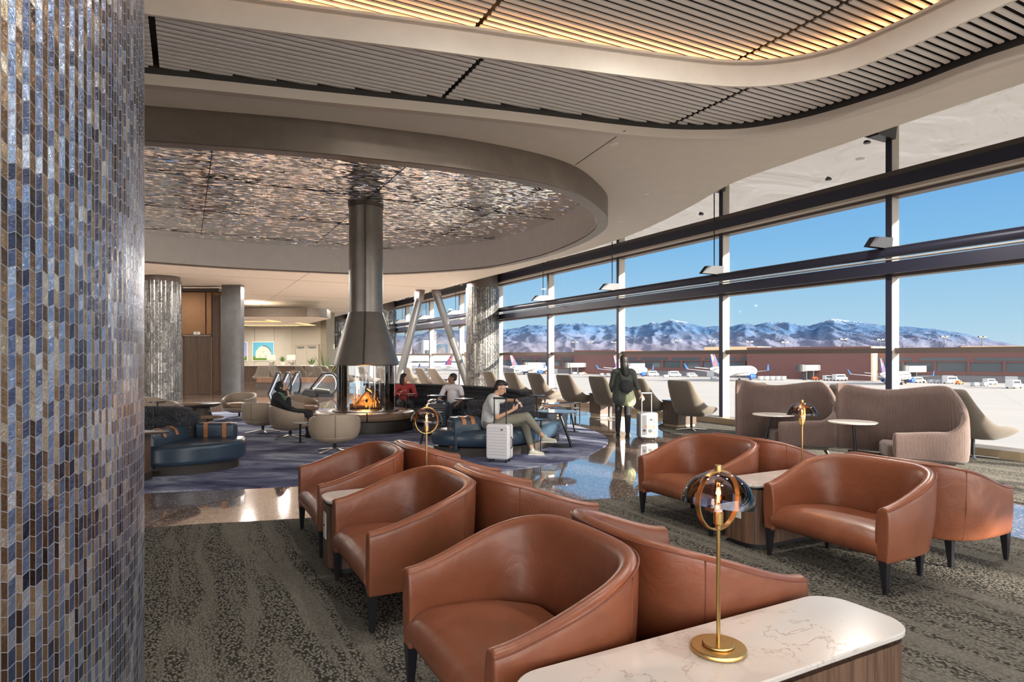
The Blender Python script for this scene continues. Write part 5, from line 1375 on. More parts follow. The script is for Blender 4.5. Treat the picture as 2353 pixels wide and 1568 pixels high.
for a_ in an: shoe(t, (a_.x-.06,a_.y,.0), (a_.x+.19,a_.y-.02,.0), M['rubber'], M['rubber'])
RT_ = Matrix.Rotation(math.atan2(.25,1), 4, 'Z')
p_ = O + (RT_ @ (wr_n+V((-.04,.055,.06)))); ph = thing('phone', p_, .3, 'phone held to the ear by the person in the black headscarf', 'phone')
m = MB(); m.box(-.036,.036,-.004,.004,-.07,.07, T=Matrix.Rotation(.35,4,'Y')); m.build('body', M['rubber'], ph, bevel=.003, smooth=False)

# ---- woman in red, and man in white tee
def sitter(loc, rz, lab, skin, top, bottom, hairf, s=1.0, arms=None, headdir=(1,0,0), smile=True, sleeve=.6, vox=.009, legx=0):
    """local: faces +x"""
    O = V(loc); t = thing('person', O, rz, lab, 'person'); g = lambda x,y,z: V((x,y,z))*s
    hd = g(.02,0,1.14); fw = V(headdir); up = V((0,0,1))
    body = MB(); P, Rm = head(body, hd, fw, up, s)
    caps(body, g(-.0,0,1.07), .046*s, g(-.03,0,.98), .055*s); caps(body, g(-.05,0,.85), .10*s, g(-.05,0,.58), .125*s)
    A = arms or [((.02,-.22,.93),(.12,-.30,.68),(.34,-.18,.70)), ((.02,.22,.93),(.12,.30,.68),(.36,.16,.66))]
    for i, (a, e, w_) in enumerate(A):
        a, e, w_ = g(*a), g(*e), g(*w_); caps(body, a, .046*s, e, .037*s); caps(body, e, .036*s, w_, .025*s); hand(body, w_, (w_-e), (0,0,-1), .95*s, .5, 1 if i else -1)
    kn = [g(.42,-.12+legx,.52), g(.42,.12+legx,.52)]; an = [g(.46,-.12+legx,.10), g(.50,.14+legx,.10)]
    for k_, a_ in zip(kn, an): caps(body, g(-.05,k_.y*.8/s,.50), .09*s, k_, .058*s); caps(body, k_, .058*s, a_, .038*s)
    bo = body.build('body', skin, t); remesh(bo, vox, 3); face_parts(t, P, Rm, s, smile=smile)
    seg = [(g(-.03,0,.94), .10*s, g(-.05,0,.80), .14*s), (g(-.05,0,.80), .145*s, g(-.05,0,.55), .145*s), (g(0,-.15,.93), .075*s, g(0,.15,.93), .075*s)]
    for a, e, w_ in A:
        a, e, w_ = g(*a), g(*e), g(*w_)
        if sleeve <= 1: seg.append((a, .062*s, a.lerp(e, sleeve), .056*s))
        else: seg += [(a, .07*s, e, .056*s), (e, .055*s, e.lerp(w_, .8), .042*s)]
    cloth(t, 'shirt', seg, top)
    cloth(t, 'trousers', [(g(-.06,k_.y*.8/s,.52), .115*s, k_, .078*s) for k_ in kn]+[(k_, .078*s, k_.lerp(a_,.9), .056*s) for k_, a_ in zip(kn, an)], bottom)
    for a_ in an: shoe(t, (a_.x-.06,a_.y,.0), (a_.x+.2,a_.y,.0), swh, sol)
    hairf(t, P, Rm, s); return t
def hair_long(t, P, Rm, s):
    m = MB(); ell(m, P(0,-.03,.05), .088*s,.095*s,.085*s, Rm); ell(m, P(0,-.065,-.04), .085*s,.07*s,.11*s, Rm)
    caps(m, P(-.075,-.01,.0), .03*s, P(-.085,.0,-.14), .028*s); caps(m, P(.075,-.02,.0), .03*s, P(.08,-.03,-.15), .03*s); caps(m, P(0,-.08,-.1), .06*s, P(.0,-.07,-.20), .05*s)
    h_ = m.build('hair', HAIR, t); remesh(h_, .007, 3)
def hair_short(t, P, Rm, s):
    m = MB(); ell(m, P(0,-.022,.048), .079*s,.092*s,.080*s, Rm); ell(m, P(0,-.045,.0), .078*s,.062*s,.055*s, Rm)
    h_ = m.build('hair', simple('cropped_hair', (.03,.022,.018), .7), t); remesh(h_, .006, 3)
red = simple('red_blouse', (.30,.035,.035), .8, 0, .4, 30, .15); wht = simple('white_tee', (.68,.66,.69), .85, 0, .4, 22, .04); dkt = simple('dark_jeans', (.03,.035,.05), .8)
Zw = 15.3
sitter((X(930,Zw)+.0, Zw, .012), math.radians(-75), 'smiling woman with long dark hair in a red blouse seated on the dark banquette', SKIN, red, dkt, hair_long, .97, headdir=(.35,.85,-.02), sleeve=2,
       arms=[((.02,-.20,.93),(.10,-.30,.70),(.34,-.10,.82)), ((.02,.20,.93),(.14,.26,.70),(.36,.12,.74))])
Zm = 14.15
sitter((X(1040,Zm)-.0, Zm, .012), math.radians(-110), 'man with cropped hair in a white tee shirt seated on the banquette', SKIN_D, wht, dkt, hair_short, 1.0, headdir=(.45,-.80,.02), smile=False, sleeve=.62,
       arms=[((.0,-.19,.93),(.06,-.29,.70),(.30,-.26,.62)), ((.0,.19,.93),(.06,.29,.70),(.28,.24,.60))])

# ---- walking woman seen from behind
O = V((X(1433,12.75), 12.75, 0)); t = thing('person', O, math.radians(-6), 'woman with long dark hair and a dark green jacket walking away, pulling a silver suitcase', 'person')
g = lambda x,y,z: V((x,y,z))          # local: walks towards +y
body = MB(); P, Rm = head(body, g(0,.02,1.555), V((-.1,1,0)), V((0,0,1)), .98)
caps(body, g(0,.0,1.48), .045, g(0,-.01,1.40), .055); caps(body, g(0,-.01,1.26), .10, g(0,0,.98), .13)
shr, elr, wrr = g(.19,-.01,1.33), g(.25,-.05,1.07), g(.35,-.10,.87); shl, ell_, wrl = g(-.19,-.01,1.33), g(-.25,.0,1.07), g(-.20,.14,.90)
caps(body, shr,.045,elr,.036); caps(body, elr,.035,wrr,.025); hand(body, wrr, (.35,-.15,-.8), (-.2,.9,-.2), .95, .9, -1)
caps(body, shl,.045,ell_,.036); caps(body, ell_,.035,wrl,.025); hand(body, wrl, (.1,.3,-.9), (.9,.1,0), .95, .5, 1)
hp = [g(-.09,0,.90), g(.09,0,.90)]; kn = [g(-.10,.12,.50), g(.08,-.02,.49)]; an = [g(-.11,.02,.10), g(.07,-.28,.16)]
an = [g(-.11,.10,.09), g(.07,-.12,.09)]; kn = [g(-.10,.10,.50), g(.08,-.02,.49)]
for h0, k_, a_ in zip(hp, kn, an): caps(body, h0,.09,k_,.06); caps(body, k_,.057,a_,.036)
bo = body.build('body', SKIN, t); remesh(bo, .009, 3)
face_parts(t, P, Rm, .98)
jk = simple('dark_green_jacket', (.050,.060,.050), .85, 0, .4, 25, .3); dr = simple('pale_green_dress', (.40,.43,.27), .85, 0, .4, 25, .1)
cloth(t, 'jacket', [(g(0,-.01,1.36),.10,g(0,-.01,1.2),.15),(g(-.05,0,1.2),.14,g(-.07,0,.80),.17),(g(.05,0,1.2),.14,g(.05,0,.92),.15),(g(-.15,-.01,1.34),.075,g(.15,-.01,1.34),.075),(shr,.060,elr,.052),(elr,.05,elr.lerp(wrr,.35),.052),(shl,.060,ell_,.052),(ell_,.05,ell_.lerp(wrl,.7),.05)], jk)
cloth(t, 'dress', [(g(-.07,.0,.9),.14,g(-.07,.02,.78),.15),(g(.07,.0,.92),.14,g(.10,.0,.76),.155)], dr)
cloth(t, 'trousers', [(h0,.10,k_,.072) for h0,k_ in zip(hp,kn)]+[(k_,.07,k_.lerp(a_,.92),.05) for k_,a_ in zip(kn,an)], M['rubber'] and blk)
m = MB(); ell(m, P(0,-.025,.05), .086,.098,.088, Rm); ell(m, P(0,-.06,-.04), .085,.065,.10, Rm); caps(m, P(0,-.075,-.06), .088, P(.02,-.10,-.26), .085); caps(m, P(.02,-.10,-.26),.083,P(.04,-.10,-.42),.04)
h_ = m.build('hair', HAIR, t); remesh(h_, .008, 3)
for a_, h in zip(an, (0,.02)): shoe(t, (a_.x,a_.y-.06,h*.0), (a_.x,a_.y+.18,0), M['rubber'], M['rubber'])
bg = thing('handbag', O+V((.02,-.19,1.05)), 0, 'dark shoulder bag on the back of the walking woman', 'bag')
m = MB(); ell(m, V((0,0,0)), .14,.06,.13); o_ = m.build('pouch', blk, bg)
m = MB(); m.tube([(-.10,.0,.08),(-.13,.10,.26),(-.10,.16,.30)], .012, 6); m.build('strap', blk, bg)
# ---- far hall lounge chairs (beyond the escalators)
far = [(601,36,.2,'brown high backed lounge chair in the far hall under the barn painting'),(637,37,1.2,'lounge chair in the far hall below the first drum lamp'),(652,38,2.0,'dark lounge chair in the far hall beside the first drum lamp'),(700,36,2.6,'lounge chair in the far hall under the double doors, left'),
       (722,35,2.9,'lounge chair in the far hall under the double doors, right'),(742,34,2.6,'lounge chair in the far hall just left of the fireplace glass'),(760,35.5,2.5,'lounge chair in the far hall under the farthest tiled column'),(800,33,2.4,'lounge chair in the far hall seen through the left of the fireplace glass'),(845,33,2.4,'lounge chair in the far hall seen through the middle of the fireplace glass'),(893,31,2.3,'tan lounge chair in the far hall just right of the fireplace glass')]
for px, Y, rz, lab in far:
    copy_thing(sc_, (X(px,Y), Y, 0.0), rz, lab, 'high backed lounge chairs in the far hall')
# ================================================================ outside
ZG = -9.0
m = MB(); m.prism([(-900,13,),(-900,900),(1500,900),(1500,-300),(40,-300)][::-1], ZG-.5, ZG)
k = NT('apron_concrete'); k.set(Roughness=.85); v = k.coords('Object', (1,1,1), (0,0,.6))
br = k.n('ShaderNodeTexBrick'); br.offset = 0; br.inputs['Scale'].default_value = 1; br.inputs['Brick Width'].default_value = 15; br.inputs['Row Height'].default_value = 7.5
br.inputs['Mortar Size'].default_value = .06; br.inputs['Mortar Smooth'].default_value = .5
br.inputs['Color1'].default_value = (.30,.28,.255,1); br.inputs['Color2'].default_value = (.275,.26,.24,1); br.inputs['Mortar'].default_value = (.16,.15,.14,1); k.l(v, br.inputs['Vector'])
st_ = k.noise(k.coords('Object', (.02,.3,1), (0,0,.62)), 1.2, 5, .6)
k.col(k.mix(k.ramp(st_, [(.45,(0,)*3),(.75,(.55,)*3)]), br.outputs['Color'], (.30,.28,.26)))
struct(m.build('ground_apron', k.m, smooth=False))
m = MB(); m.prism([(-60000,300),(-60000,60000),(60000,60000),(60000,-2000),(300,-2000)][::-1], ZG-3, ZG-.55)
struct(m.build('ground_plain', simple('valley_floor', (.26,.235,.20), .95), smooth=False))
# mountains
sk = [(-200,790),(600,775),(760,765),(860,768),(945,772),(1000,758),(1060,760),(1110,770),(1160,758),(1190,755),(1215,747),(1240,747),(1265,752),(1290,745),(1320,744),(1345,743),(1370,749),(1400,748),(1420,746),(1445,753),(1470,750),(1500,741),(1520,744),(1546,734),(1565,739),(1590,745),(1625,752),(1650,750),(1680,752),(1700,746),(1715,744),(1735,748),(1762,740),(1785,742),(1810,740),(1835,747),(1860,749),(1890,741),(1917,733),(1940,737),(1965,740),(2010,746),(2060,751),(2090,752),(2110,753),(2150,757),(2200,764),(2250,775),(2300,786),(2353,796),(2450,806),(2600,812),(3000,815)]
def crest(px):
    for i in range(len(sk)-1):
        if sk[i][0] <= px <= sk[i+1][0]:
            f = (px-sk[i][0])/(sk[i+1][0]-sk[i][0]); f = f*.6+sm(f)*.4
            return YH-(sk[i][1]*(1-f)+sk[i+1][1]*f)
    return YH-815
rows = []; NU = 1000; NV = 110; Y0, Y1, Y2 = 9000.0, 19000.0, 21500.0
for j in range(NV+1):
    v_ = j/NV; row = []
    Y = Y0+(Y1-Y0)*(v_/.86) if v_ <= .86 else Y1+(Y2-Y1)*((v_-.86)/.14)
    for i in range(NU+1):
        px = 500+2600*i/NU-0; Xw = (px-CX)/F*Y
        hc = crest(px)/F*Y1
        w_ = min(1, v_/.86); 
        p = Vector((Xw/2300, Y/4200, 0))
        warp = noise.noise(Vector((Xw/3000, Y/3000, 3)))*.8
        r1 = 1-abs(noise.noise(Vector((Xw/1500+warp, Y/5200+warp*.5, 1.3))))*2.1
        r2 = 1-abs(noise.noise(Vector((Xw/620+warp*1.5+Y/6000, Y/1900, 5.1))))*2.1
        r3 = 1-abs(noise.noise(Vector((Xw/260-Y/3500, Y/800, 8.4))))*2
        r4 = 1-abs(noise.noise(Vector((Xw/120+Y/900, Y/380, 2.2))))*2
        env = w_**1.25
        mod = math.sin(PI*min(1,w_))**.8
        h = hc*(env + mod*(.17*(r1-.45)+.105*(r2-.5)+.045*(r3-.5)+.018*(r4-.5)))
        if v_ > .86: h = hc*(1-((v_-.86)/.14)*.6)+hc*.05*(r2-.5)
        h += hc*(.03*(r3-.5)+.012*(r4-.5))*w_
        row.append((Xw, Y, ZG-5+max(0,h)+ (EYE-ZG+5)*min(1,w_*1.0)))
    rows.append(row)
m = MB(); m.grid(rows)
k = NT('mountain_rock_hazed'); k.set(Roughness=1.0); k.b.inputs['Specular IOR Level'].default_value = 0
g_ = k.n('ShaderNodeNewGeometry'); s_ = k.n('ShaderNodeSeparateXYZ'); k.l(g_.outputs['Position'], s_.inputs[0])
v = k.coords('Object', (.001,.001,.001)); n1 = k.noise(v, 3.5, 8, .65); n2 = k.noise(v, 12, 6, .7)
hazed_rock = k.ramp(n1, [(.35,(.035,.082,.165)),(.55,(.06,.105,.18)),(.7,(.12,.12,.16))])  # blue distance haze is painted into the slope colours
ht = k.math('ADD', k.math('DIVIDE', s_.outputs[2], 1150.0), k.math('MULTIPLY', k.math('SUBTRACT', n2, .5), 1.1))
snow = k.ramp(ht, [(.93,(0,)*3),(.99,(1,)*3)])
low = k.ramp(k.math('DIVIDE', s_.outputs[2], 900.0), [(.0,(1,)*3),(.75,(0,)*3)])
c = k.mix(low, hazed_rock, (.15,.135,.165)); k.col(k.mix(snow, c, (.45,.48,.52)))
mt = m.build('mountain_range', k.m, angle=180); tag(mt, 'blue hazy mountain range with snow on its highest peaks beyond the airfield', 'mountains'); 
# terminal across the apron
TB = simple('brick_red_cladding', (.095,.040,.036), .8, 0, 0, 1, .06); TD = simple('terminal_base', (.10,.095,.105), .7); TG = simple('terminal_glass', (.05,.06,.07), .15, .3); TL = simple('cream_cladding', (.60,.42,.26), .8)
P0 = V((254.2,202.2,ZG)); P1 = V((-40,464,ZG)); dT = (P1-P0).normalized(); nT = V((dT.y,-dT.x,0)); 
if nT.dot(V((-1,-1,0))) < 0: nT = -nT
LT = (P1-P0).length
tm = thing('terminal_building', P0, math.atan2(dT.y,dT.x), 'long brick red airport terminal with bands of dark windows across the apron', 'building')
# local x along facade from the right (near) to the left (far); local y: which side is outward?
Rz = Matrix.Rotation(math.atan2(dT.y,dT.x),4,'Z'); fy_ = 1 if (Rz @ V((0,1,0))).dot(nT) > 0 else -1
def tbx(name, x0, x1, d0, d1, z0, z1, mat, par=tm):
    m = MB(); m.box(x0, x1, *sorted((fy_*d0, fy_*d1)), z0, z1); return m.build(name, mat, par, smooth=False)
tbx('upper_storey', -60, LT, -30, 0, 8.3, 13.6, TB); tbx('middle_band', -60, LT, -30, -.6, 4.2, 8.3, TG); tbx('lower_band', -60, LT, -30, .2, 3.0, 4.4, TB); tbx('ground_floor', -60, LT, -30, -.1, 0, 3.0, TD)
for i in range(20):
    x = -50+i*19.5; 
    if x > LT-20: break
    wn = tbx('window', x, x+17, -.2, .1, 8.9, 10.2, TG)
for i in range(34):
    x = -55+i*11.7
    if x > LT: break
    tbx('pier', x, x+1.0, -.6, .3, 3, 8.5, TB)
for i in range(18):
    x = -40+i*21
    if x > LT: break
    tbx('dock_door', x+5, x+9, -.1, .0, 0, 2.8, simple('dock_door', (.30,.30,.31), .6))
tbx('roof_block', 120, 175, -28, 9, 0, 15.2, TB); tbx('roof_block', 176, 205, -28, -8, 13, 16.0, TL); tbx('roof_block', 60, 90, -26, -14, 13, 15.2, TL); tbx('corner_panel', 119.2, 120, -20, 9.2, 0, 15.3, TL)
tbx('roof_block', 255, 285, -28, 4, 0, 14.6, TB); tbx('roof_block', 10, 70, -28, -16, 13, 14.4, TL)
def bldg(px, Y, w_, d_, h, mat, lab, nm='building'):
    t = thing('distant_building', (X(px,Y),Y,ZG), .3, lab, 'building'); m = MB(); m.box(-w_/2,w_/2,-d_/2,d_/2,0,h); m.build('walls', mat, t, smooth=False)
    m = MB(); m.box(-w_/2-.5,w_/2+.5,-d_/2-.5,d_/2+.5,h,h+.6); m.build('roof', TL, t, smooth=False)
    m = MB(); m.box(-w_/2+2,w_/2-2,-d_/2-.2,-d_/2,h*.35,h*.55); m.build('window_band', TG, t, smooth=False)
bldg(1020, 700, 120, 40, 11, simple('hangar', (.45,.43,.42), .7), 'pale low hangar behind the steel braces')
bldg(960, 900, 90, 40, 14, simple('hangar_b', (.38,.36,.36), .7), 'grey distant building left of the steel braces')
bldg(1052, 1100, 30, 30, 34, simple('tower_b', (.5,.5,.52), .7), 'small pale distant tower block right of the hangar')
bldg(985, 1300, 26, 30, 44, simple('tower_c', (.48,.48,.5), .7), 'small pale distant tower block left of the hangar')
# light masts
def mast(px, py, Y, lab):
    Y = 319.9/(.664*(px-CX)/F+.747)+62
    h = Zp(py, Y)-ZG; t = thing('light_mast', (X(px,Y),Y,ZG), .3, lab, 'mast', 'floodlight masts on the apron')
    m = MB(); m.tube([(0,0,0),(0,0,h)], [.35,.2], 8); m.build('pole', M['steelgrey'], t)
    m = MB(); m.box(-2.4,2.4,-.2,.2,h-.6,h-.3); 
    for x in (-2.2,-1.1,1.1,2.2): m.box(x-.45,x+.45,-.35,.35,h-.3,h+.25)
    m.build('lamp_heads', M['steelgrey'], t, smooth=False)
for px, py, Y, lab in ((1722,785,330,'floodlight mast nearest right of the third mullion'),(1803,786,330,'floodlight mast behind the left corduroy seat'),(1938,779,310,'floodlight mast above the second big airliner'),(2023,780,310,'floodlight mast just left of the thick right mullion'),
    (2170,773,280,'tallest floodlight mast right of the thick mullion'),(2257,774,280,'floodlight mast near the right edge'),(1321,786,420,'floodlight mast left of the walking woman, first'),(1356,785,420,'floodlight mast left of the walking woman, second'),(1411,786,420,'floodlight mast just above the walking woman'),(1558,782,380,'floodlight mast between the second and third mullions, left one'),(1635,782,380,'floodlight mast between the second and third mullions, right one')):
    mast(px, py, Y, lab)
# ---- airliners, local nose = +x, wheels at z 0
PW = simple('aircraft_white', (.47,.47,.48), .3); PBL = simple('aircraft_blue', (.02,.07,.30), .35); PRD = simple('aircraft_red', (.65,.06,.03), .4); POR = simple('aircraft_orange', (.85,.20,.06), .4); PGY = simple('aircraft_grey', (.42,.44,.47), .4)
def make_plane():
    t = thing('airliner', (0,0,0), 0, 'x', 'airplane', 'white airliners with blue and red tails on the apron')
    zc = 3.9; Rf = 1.98
    prof = [(-19,.25,1.1),(-17.5,.62,1.0),(-15,1.05,.75),(-11,1.6,.35),(-8,1.9,.1),(-5,Rf,0),(10,Rf,0),(13,Rf,-.02),(15,1.75,-.12),(16.6,1.35,-.25),(17.7,.85,-.38),(18.4,.35,-.48),(18.6,.02,-.5)]
    rows = [[(x, r*math.cos(a), zc+dz+r*math.sin(a)) for a in [2*PI*j/24 for j in range(24)]] for x, r, dz in prof]
    m = MB(); m.grid(rows, closed=True); fus = m.build('fuselage', PW, t, angle=60)
    m = MB()
    for sy in (-1,1):
        m.add([(x, sy*1.99, zc+.45) for x in (-13,14,14,-13)], []) 
    for i in range(38):
        x = -10.5+i*.62
        for sy in (-1,1): m.box(x,x+.28, sy*1.955-.03, sy*1.955+.03, zc+.42, zc+.78)
    m.build('cabin_windows', TG, fus, smooth=False)
    m = MB(); m.add([(16.9,-.9,zc+.35),(16.9,.9,zc+.35),(16.2,.95,zc+.85),(16.2,-.95,zc+.85)], [(0,1,2,3)]); m.build('cockpit_window', TG, fus, smooth=False)
    for sy in (-1,1):
        m = MB(); r = [( (2.8,sy*1.5,3.0),(-3.4,sy*1.5,2.9)), ((-1.2,sy*6.5,3.5),(-4.6,sy*6.5,3.5)), ((-6.0,sy*16.3,4.5),(-7.6,sy*16.3,4.5))]
        rr = []
        for a, b in r:
            a, b = V(a), V(b); th = (a-b).length*.05; c_ = a.lerp(b,.4); rr.append([a, c_+V((0,0,th)), b, c_-V((0,0,th))])
        m.grid(rr, closed=True); m.add(rr[-1], [(0,1,2,3)]); wg = m.build('wing', PW, t, angle=50)
        m = MB(); m.add([(-5.9,sy*16.25,4.45),(-7.7,sy*16.25,4.45),(-8.6,sy*17.0,6.7),(-7.9,sy*17.0,6.7),(-5.9,sy*16.45,4.45),(-7.7,sy*16.45,4.45),(-8.6,sy*17.12,6.7),(-7.9,sy*17.12,6.7)], [(0,1,2,3),(4,7,6,5),(0,3,7,4),(1,5,6,2),(2,6,7,3)]); m.build('winglet', PBL, wg, smooth=False)
        m = MB(); m.lathe([(.75,-2.1),(1.0,-1.6),(1.06,0),(.98,1.5),(.88,1.9),(.80,1.85),(.6,1.2),(.01,1.0)], 20, T=Matrix.Translation((3.0,sy*5.6,1.95)) @ Matrix.Rotation(PI/2,4,'Y')); en = m.build('engine', PBL, t)
        m = MB(); m.box(-.5,3.0,sy*5.6-.12,sy*5.6+.12,2.4,3.4); m.build('pylon', PW, en, smooth=False)
        m = MB(); a, b, c_, d_ = (-14.2,sy*.6,4.9),(-17.4,sy*.6,4.9),(-18.6,sy*6.2,5.4),(-17.2,sy*6.2,5.4)
        m.add([a,b,c_,d_]+[(p[0],p[1],p[2]+.22) for p in (a,b,c_,d_)], [(3,2,1,0),(4,5,6,7),(0,1,5,4),(1,2,6,5),(2,3,7,6),(3,0,4,7)]); m.build('stabiliser', PGY, t, smooth=False)
        m = MB(); m.tube([(-1.6,sy*2.9,2.6),(-1.6,sy*2.9,.55)], .14, 8)
        for o in (-.25,.25): m.lathe([(.0001,-.14),(.55,-.14),(.55,.14),(.0001,.14)], 16, T=Matrix.Translation((-1.6,sy*2.9+o,.55)) @ Matrix.Rotation(PI/2,4,'X'))
        m.build('main_gear', M['rubber'], t)
    m = MB(); m.tube([(13.5,0,2.2),(13.5,0,.38)], .1, 8)
    for o in (-.2,.2): m.lathe([(.0001,-.1),(.38,-.1),(.38,.1),(.0001,.1)], 14, T=Matrix.Translation((13.5,o,.38)) @ Matrix.Rotation(PI/2,4,'X'))
    m.build('nose_gear', M['rubber'], t)
    # fin, outline in x-z
    A_, B_, C_, D_ = (-11.2,5.6),(-16.6,5.2),(-19.0,11.7),(-16.9,11.7)
    m = MB(); 
    def fin(pts, e, mi=0):
        n = len(pts)
        m.add([(x,-e,z) for x,z in pts]+[(x,e,z) for x,z in pts], [tuple(range(n)), tuple(range(2*n-1,n-1,-1))]+[(i,n+i,n+(i+1)%n,(i+1)%n) for i in range(n)], mi)
    fin([A_,B_,C_,D_], .16); fn = m.build('tail_fin', PBL, t, smooth=False)
    for nm, pts, mt_ in (('tail_emblem', [(-16.2,5.35),(-16.9,7.3),(-15.6,8.4),(-14.9,5.45)], PRD), ('tail_emblem', [(-14.4,5.5),(-15.0,8.5),(-16.6,10.3),(-17.8,11.65),(-16.95,11.65),(-14.3,8.1),(-13.3,5.55)], PRD),
                      ('tail_emblem', [(-17.2,7.6),(-18.7,11.3),(-15.9,8.9)], POR), ('tail_emblem', [(-16.4,10.2),(-18.9,11.68),(-17.0,11.68),(-14.6,8.9)], POR)):
        m = MB(); fin(pts, .175); m.build(nm, mt_, fn, smooth=False)
    return t
pn = make_plane()
# wanted tail and nose pixels -> position, heading
planes = [(1607,812,1768,272,1.12,'largest airliner with a red and blue tail, nose behind the left corduroy seat'),
          (1985,835,2130,238,.85,'airliner with a red and blue tail directly behind the thick right mullion'),
          (1400,826,1500,322,.95,'airliner partly hidden by the walking woman'),
          (1172,822,1262,368,.97,'airliner with a red and blue tail just right of the tiled column'),
          (1046,845,935,380,1.0,'white airliner seen between the steel braces, nose to the left'),
          (2325,0,2440,215,.9,'airliner reaching in from beyond the right edge')]
for i, (pt, _, pnx, Y, s_, lab) in enumerate(planes[:5]):
    wid = (pnx-pt)/F*Y; Ltot = 37.5*s_; c_ = max(-1, min(1, wid/Ltot)); th = math.acos(c_)   # turned away from the camera
    if pnx < pt: th = PI-math.acos(min(1,-wid/Ltot))
    px = (pt+pnx)/2; loc = V((X(px,Y), Y, ZG)); 
    if i == 0: pn.location = loc; pn.rotation_euler = (0,0,th); pn.scale = (s_,)*3; pn['label'] = lab
    else: copy_thing(pn, loc, th, lab, scale=(s_,)*3)
# ---- ground vehicles
WH = simple('vehicle_white', (.45,.45,.45), .4); OR = simple('vehicle_orange', (.75,.16,.04), .5)
def van(name, w_, l_, h, mat, cat, group, cab=True, box_only=False):
    t = thing(name, (0,0,0), 0, 'x', cat, group)
    m = MB()
    if box_only: m.box(-l_/2,l_/2,-w_/2,w_/2,.25,h)
    else: m.prism([(-l_/2,.45),(l_/2,.45),(l_/2,h*.5),(l_/2-.9,h*.56),(l_/2-1.6,h),(-l_/2,h)], -w_/2, w_/2, T=Matrix.Rotation(PI/2,4,'X'))
    m.build('body', mat, t, smooth=False, bevel=.06)
    if not box_only:
        m = MB(); m.box(-l_/2+.4,l_/2-1.7,-w_/2-.02,w_/2+.02,h*.60,h*.86); m.build('side_window', TG, t, smooth=False)
    for sx in (-1,1):
        for sy in (-1,1):
            m = MB(); r = .36 if not box_only else .18
            m.lathe([(.0001,-.12),(r,-.12),(r,.12),(.0001,.12)], 12, T=Matrix.Translation((sx*l_*.32,sy*w_*.45,r)) @ Matrix.Rotation(PI/2,4,'X')); m.build('wheel', M['rubber'], t)
    return t
def spread(proto, items):
    for i, (px, py, rz, lab) in enumerate(items):
        Y = min(F*(EYE-ZG)/(py-YH), 319.9/(.664*(px-CX)/F+.747)-17); loc = V((X(px,Y),Y,ZG))
        if i == 0: proto.location = loc; proto.rotation_euler = (0,0,rz); proto['label'] = lab
        else: copy_thing(proto, loc, rz, lab)
spread(van('van', 2.0, 5.2, 2.3, WH, 'van', 'white vans on the apron'), [(1590,866,.3,'white van on the apron left of the largest airliner'),(1190,858,.2,'white van on the apron right of the tiled column'),(2110,862,.1,'white van under the second big airliner'),(1905,862,.2,'white van beyond the gap between the corduroy seats'),(2275,861,.3,'white van at the terminal foot near the right edge')])
spread(van('cargo_container', 1.7, 1.9, 1.8, WH, 'container', 'white cargo containers', box_only=True), [(1748,874,.4,'leftmost white cargo container above the left corduroy seat'),(1761,874,.4,'second white cargo container above the left corduroy seat'),(1774,874,.4,'third white cargo container above the left corduroy seat'),(1787,874,.4,'fourth white cargo container above the left corduroy seat'),(1800,874,.4,'fifth white cargo container above the left corduroy seat'),(1383,866,.2,'white cargo container left of the walking woman'),(1397,866,.2,'white cargo container touching the walking woman')])
spread(van('baggage_tug', 1.5, 2.8, 1.5, OR, 'tug', 'orange baggage tugs'), [(1481,864,.4,'orange baggage tug right of the walking woman'),(1258,860,.4,'orange baggage tug left of the second mullion'),(1875,873,.4,'orange baggage tug above the gap between the corduroy seats'),(2205,884,.4,'orange baggage tug near the right edge'),(1343,861,.3,'orange baggage tug under the far terminal left of the walking woman')])
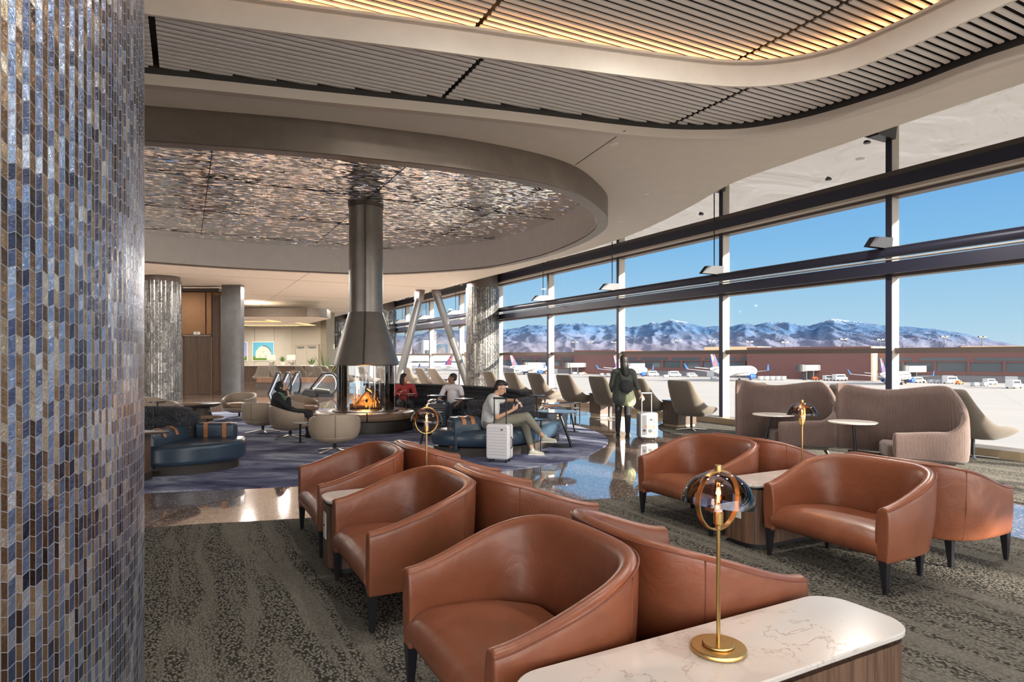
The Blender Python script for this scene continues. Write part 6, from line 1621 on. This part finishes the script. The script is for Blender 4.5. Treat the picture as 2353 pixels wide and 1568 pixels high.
spread(van('truck', 2.3, 6.5, 2.9, WH, 'truck', 'white service trucks'), [(1500,861,.3,'white service truck right of the walking woman'),(1550,864,.2,'white service truck left of the largest airliner'),(2050,883,.3,'white service truck left of the thick right mullion'),(2185,876,.3,'white service truck right of the thick mullion'),(1225,856,.2,'white service truck under the airliner right of the tiled column'),(1075,862,.3,'white service truck just left of the tiled column'),(1930,868,.3,'white service truck above the left edge of the right corduroy seat'),(2330,893,.5,'white service truck at the right edge of the picture')])
spread(van('baggage_cart', 1.4, 2.6, 1.4, simple('cart_grey', (.30,.32,.35), .5), 'cart', 'grey baggage carts', box_only=True), [(1640,872,.3,'grey baggage cart under the wing of the largest airliner'),(1660,874,.3,'grey baggage cart left of the third mullion'),(2140,868,.2,'grey baggage cart right of the thick mullion, left one'),(2155,870,.2,'grey baggage cart right of the thick mullion, right one'),(1320,861,.2,'grey baggage cart near the far terminal, left one'),(1335,862,.2,'grey baggage cart near the far terminal, right one'),(2240,888,.4,'grey baggage cart near the right edge, left one'),(2262,888,.4,'grey baggage cart near the right edge, right one'),(1040,866,.2,'grey baggage cart between the steel braces'),(1530,868,.2,'grey baggage cart left of the white van')])
# jet bridges
def bridge(px, py, rz, lab):
    Y = min(F*(EYE-ZG)/(py-YH), 319.9/(.664*(px-CX)/F+.747)-12); t = thing('jet_bridge', (X(px,Y),Y,ZG), rz, lab, 'jet bridge', 'jet bridges at the terminal')
    m = MB(); m.box(-7,7,-1.3,1.3,4.2,6.8); m.build('tunnel', simple('bridge_grey', (.42,.41,.40), .6), t, smooth=False, bevel=.1)
    m = MB(); m.lathe([(.0001,3.9),(1.9,3.9),(1.9,7.0),(.0001,7.2)], 16, c=(-7.5,0)); m.build('cab', M['steelgrey'], t)
    for x in (-5,0):
        m = MB(); m.box(x-.2,x+.2,-1.1,1.1,0,4.2); m.build('support', M['steelgrey'], t, smooth=False)
for a_ in ((1325,858,.6,'jet bridge at the far terminal left of the walking woman'),(1460,860,.7,'jet bridge right behind the walking woman'),(1865,866,.5,'pale jet bridge between the two big airliners'),(2100,868,.5,'jet bridge at the nose of the airliner behind the thick mullion'),(1230,855,.5,'jet bridge at the airliner right of the tiled column')): bridge(*a_)
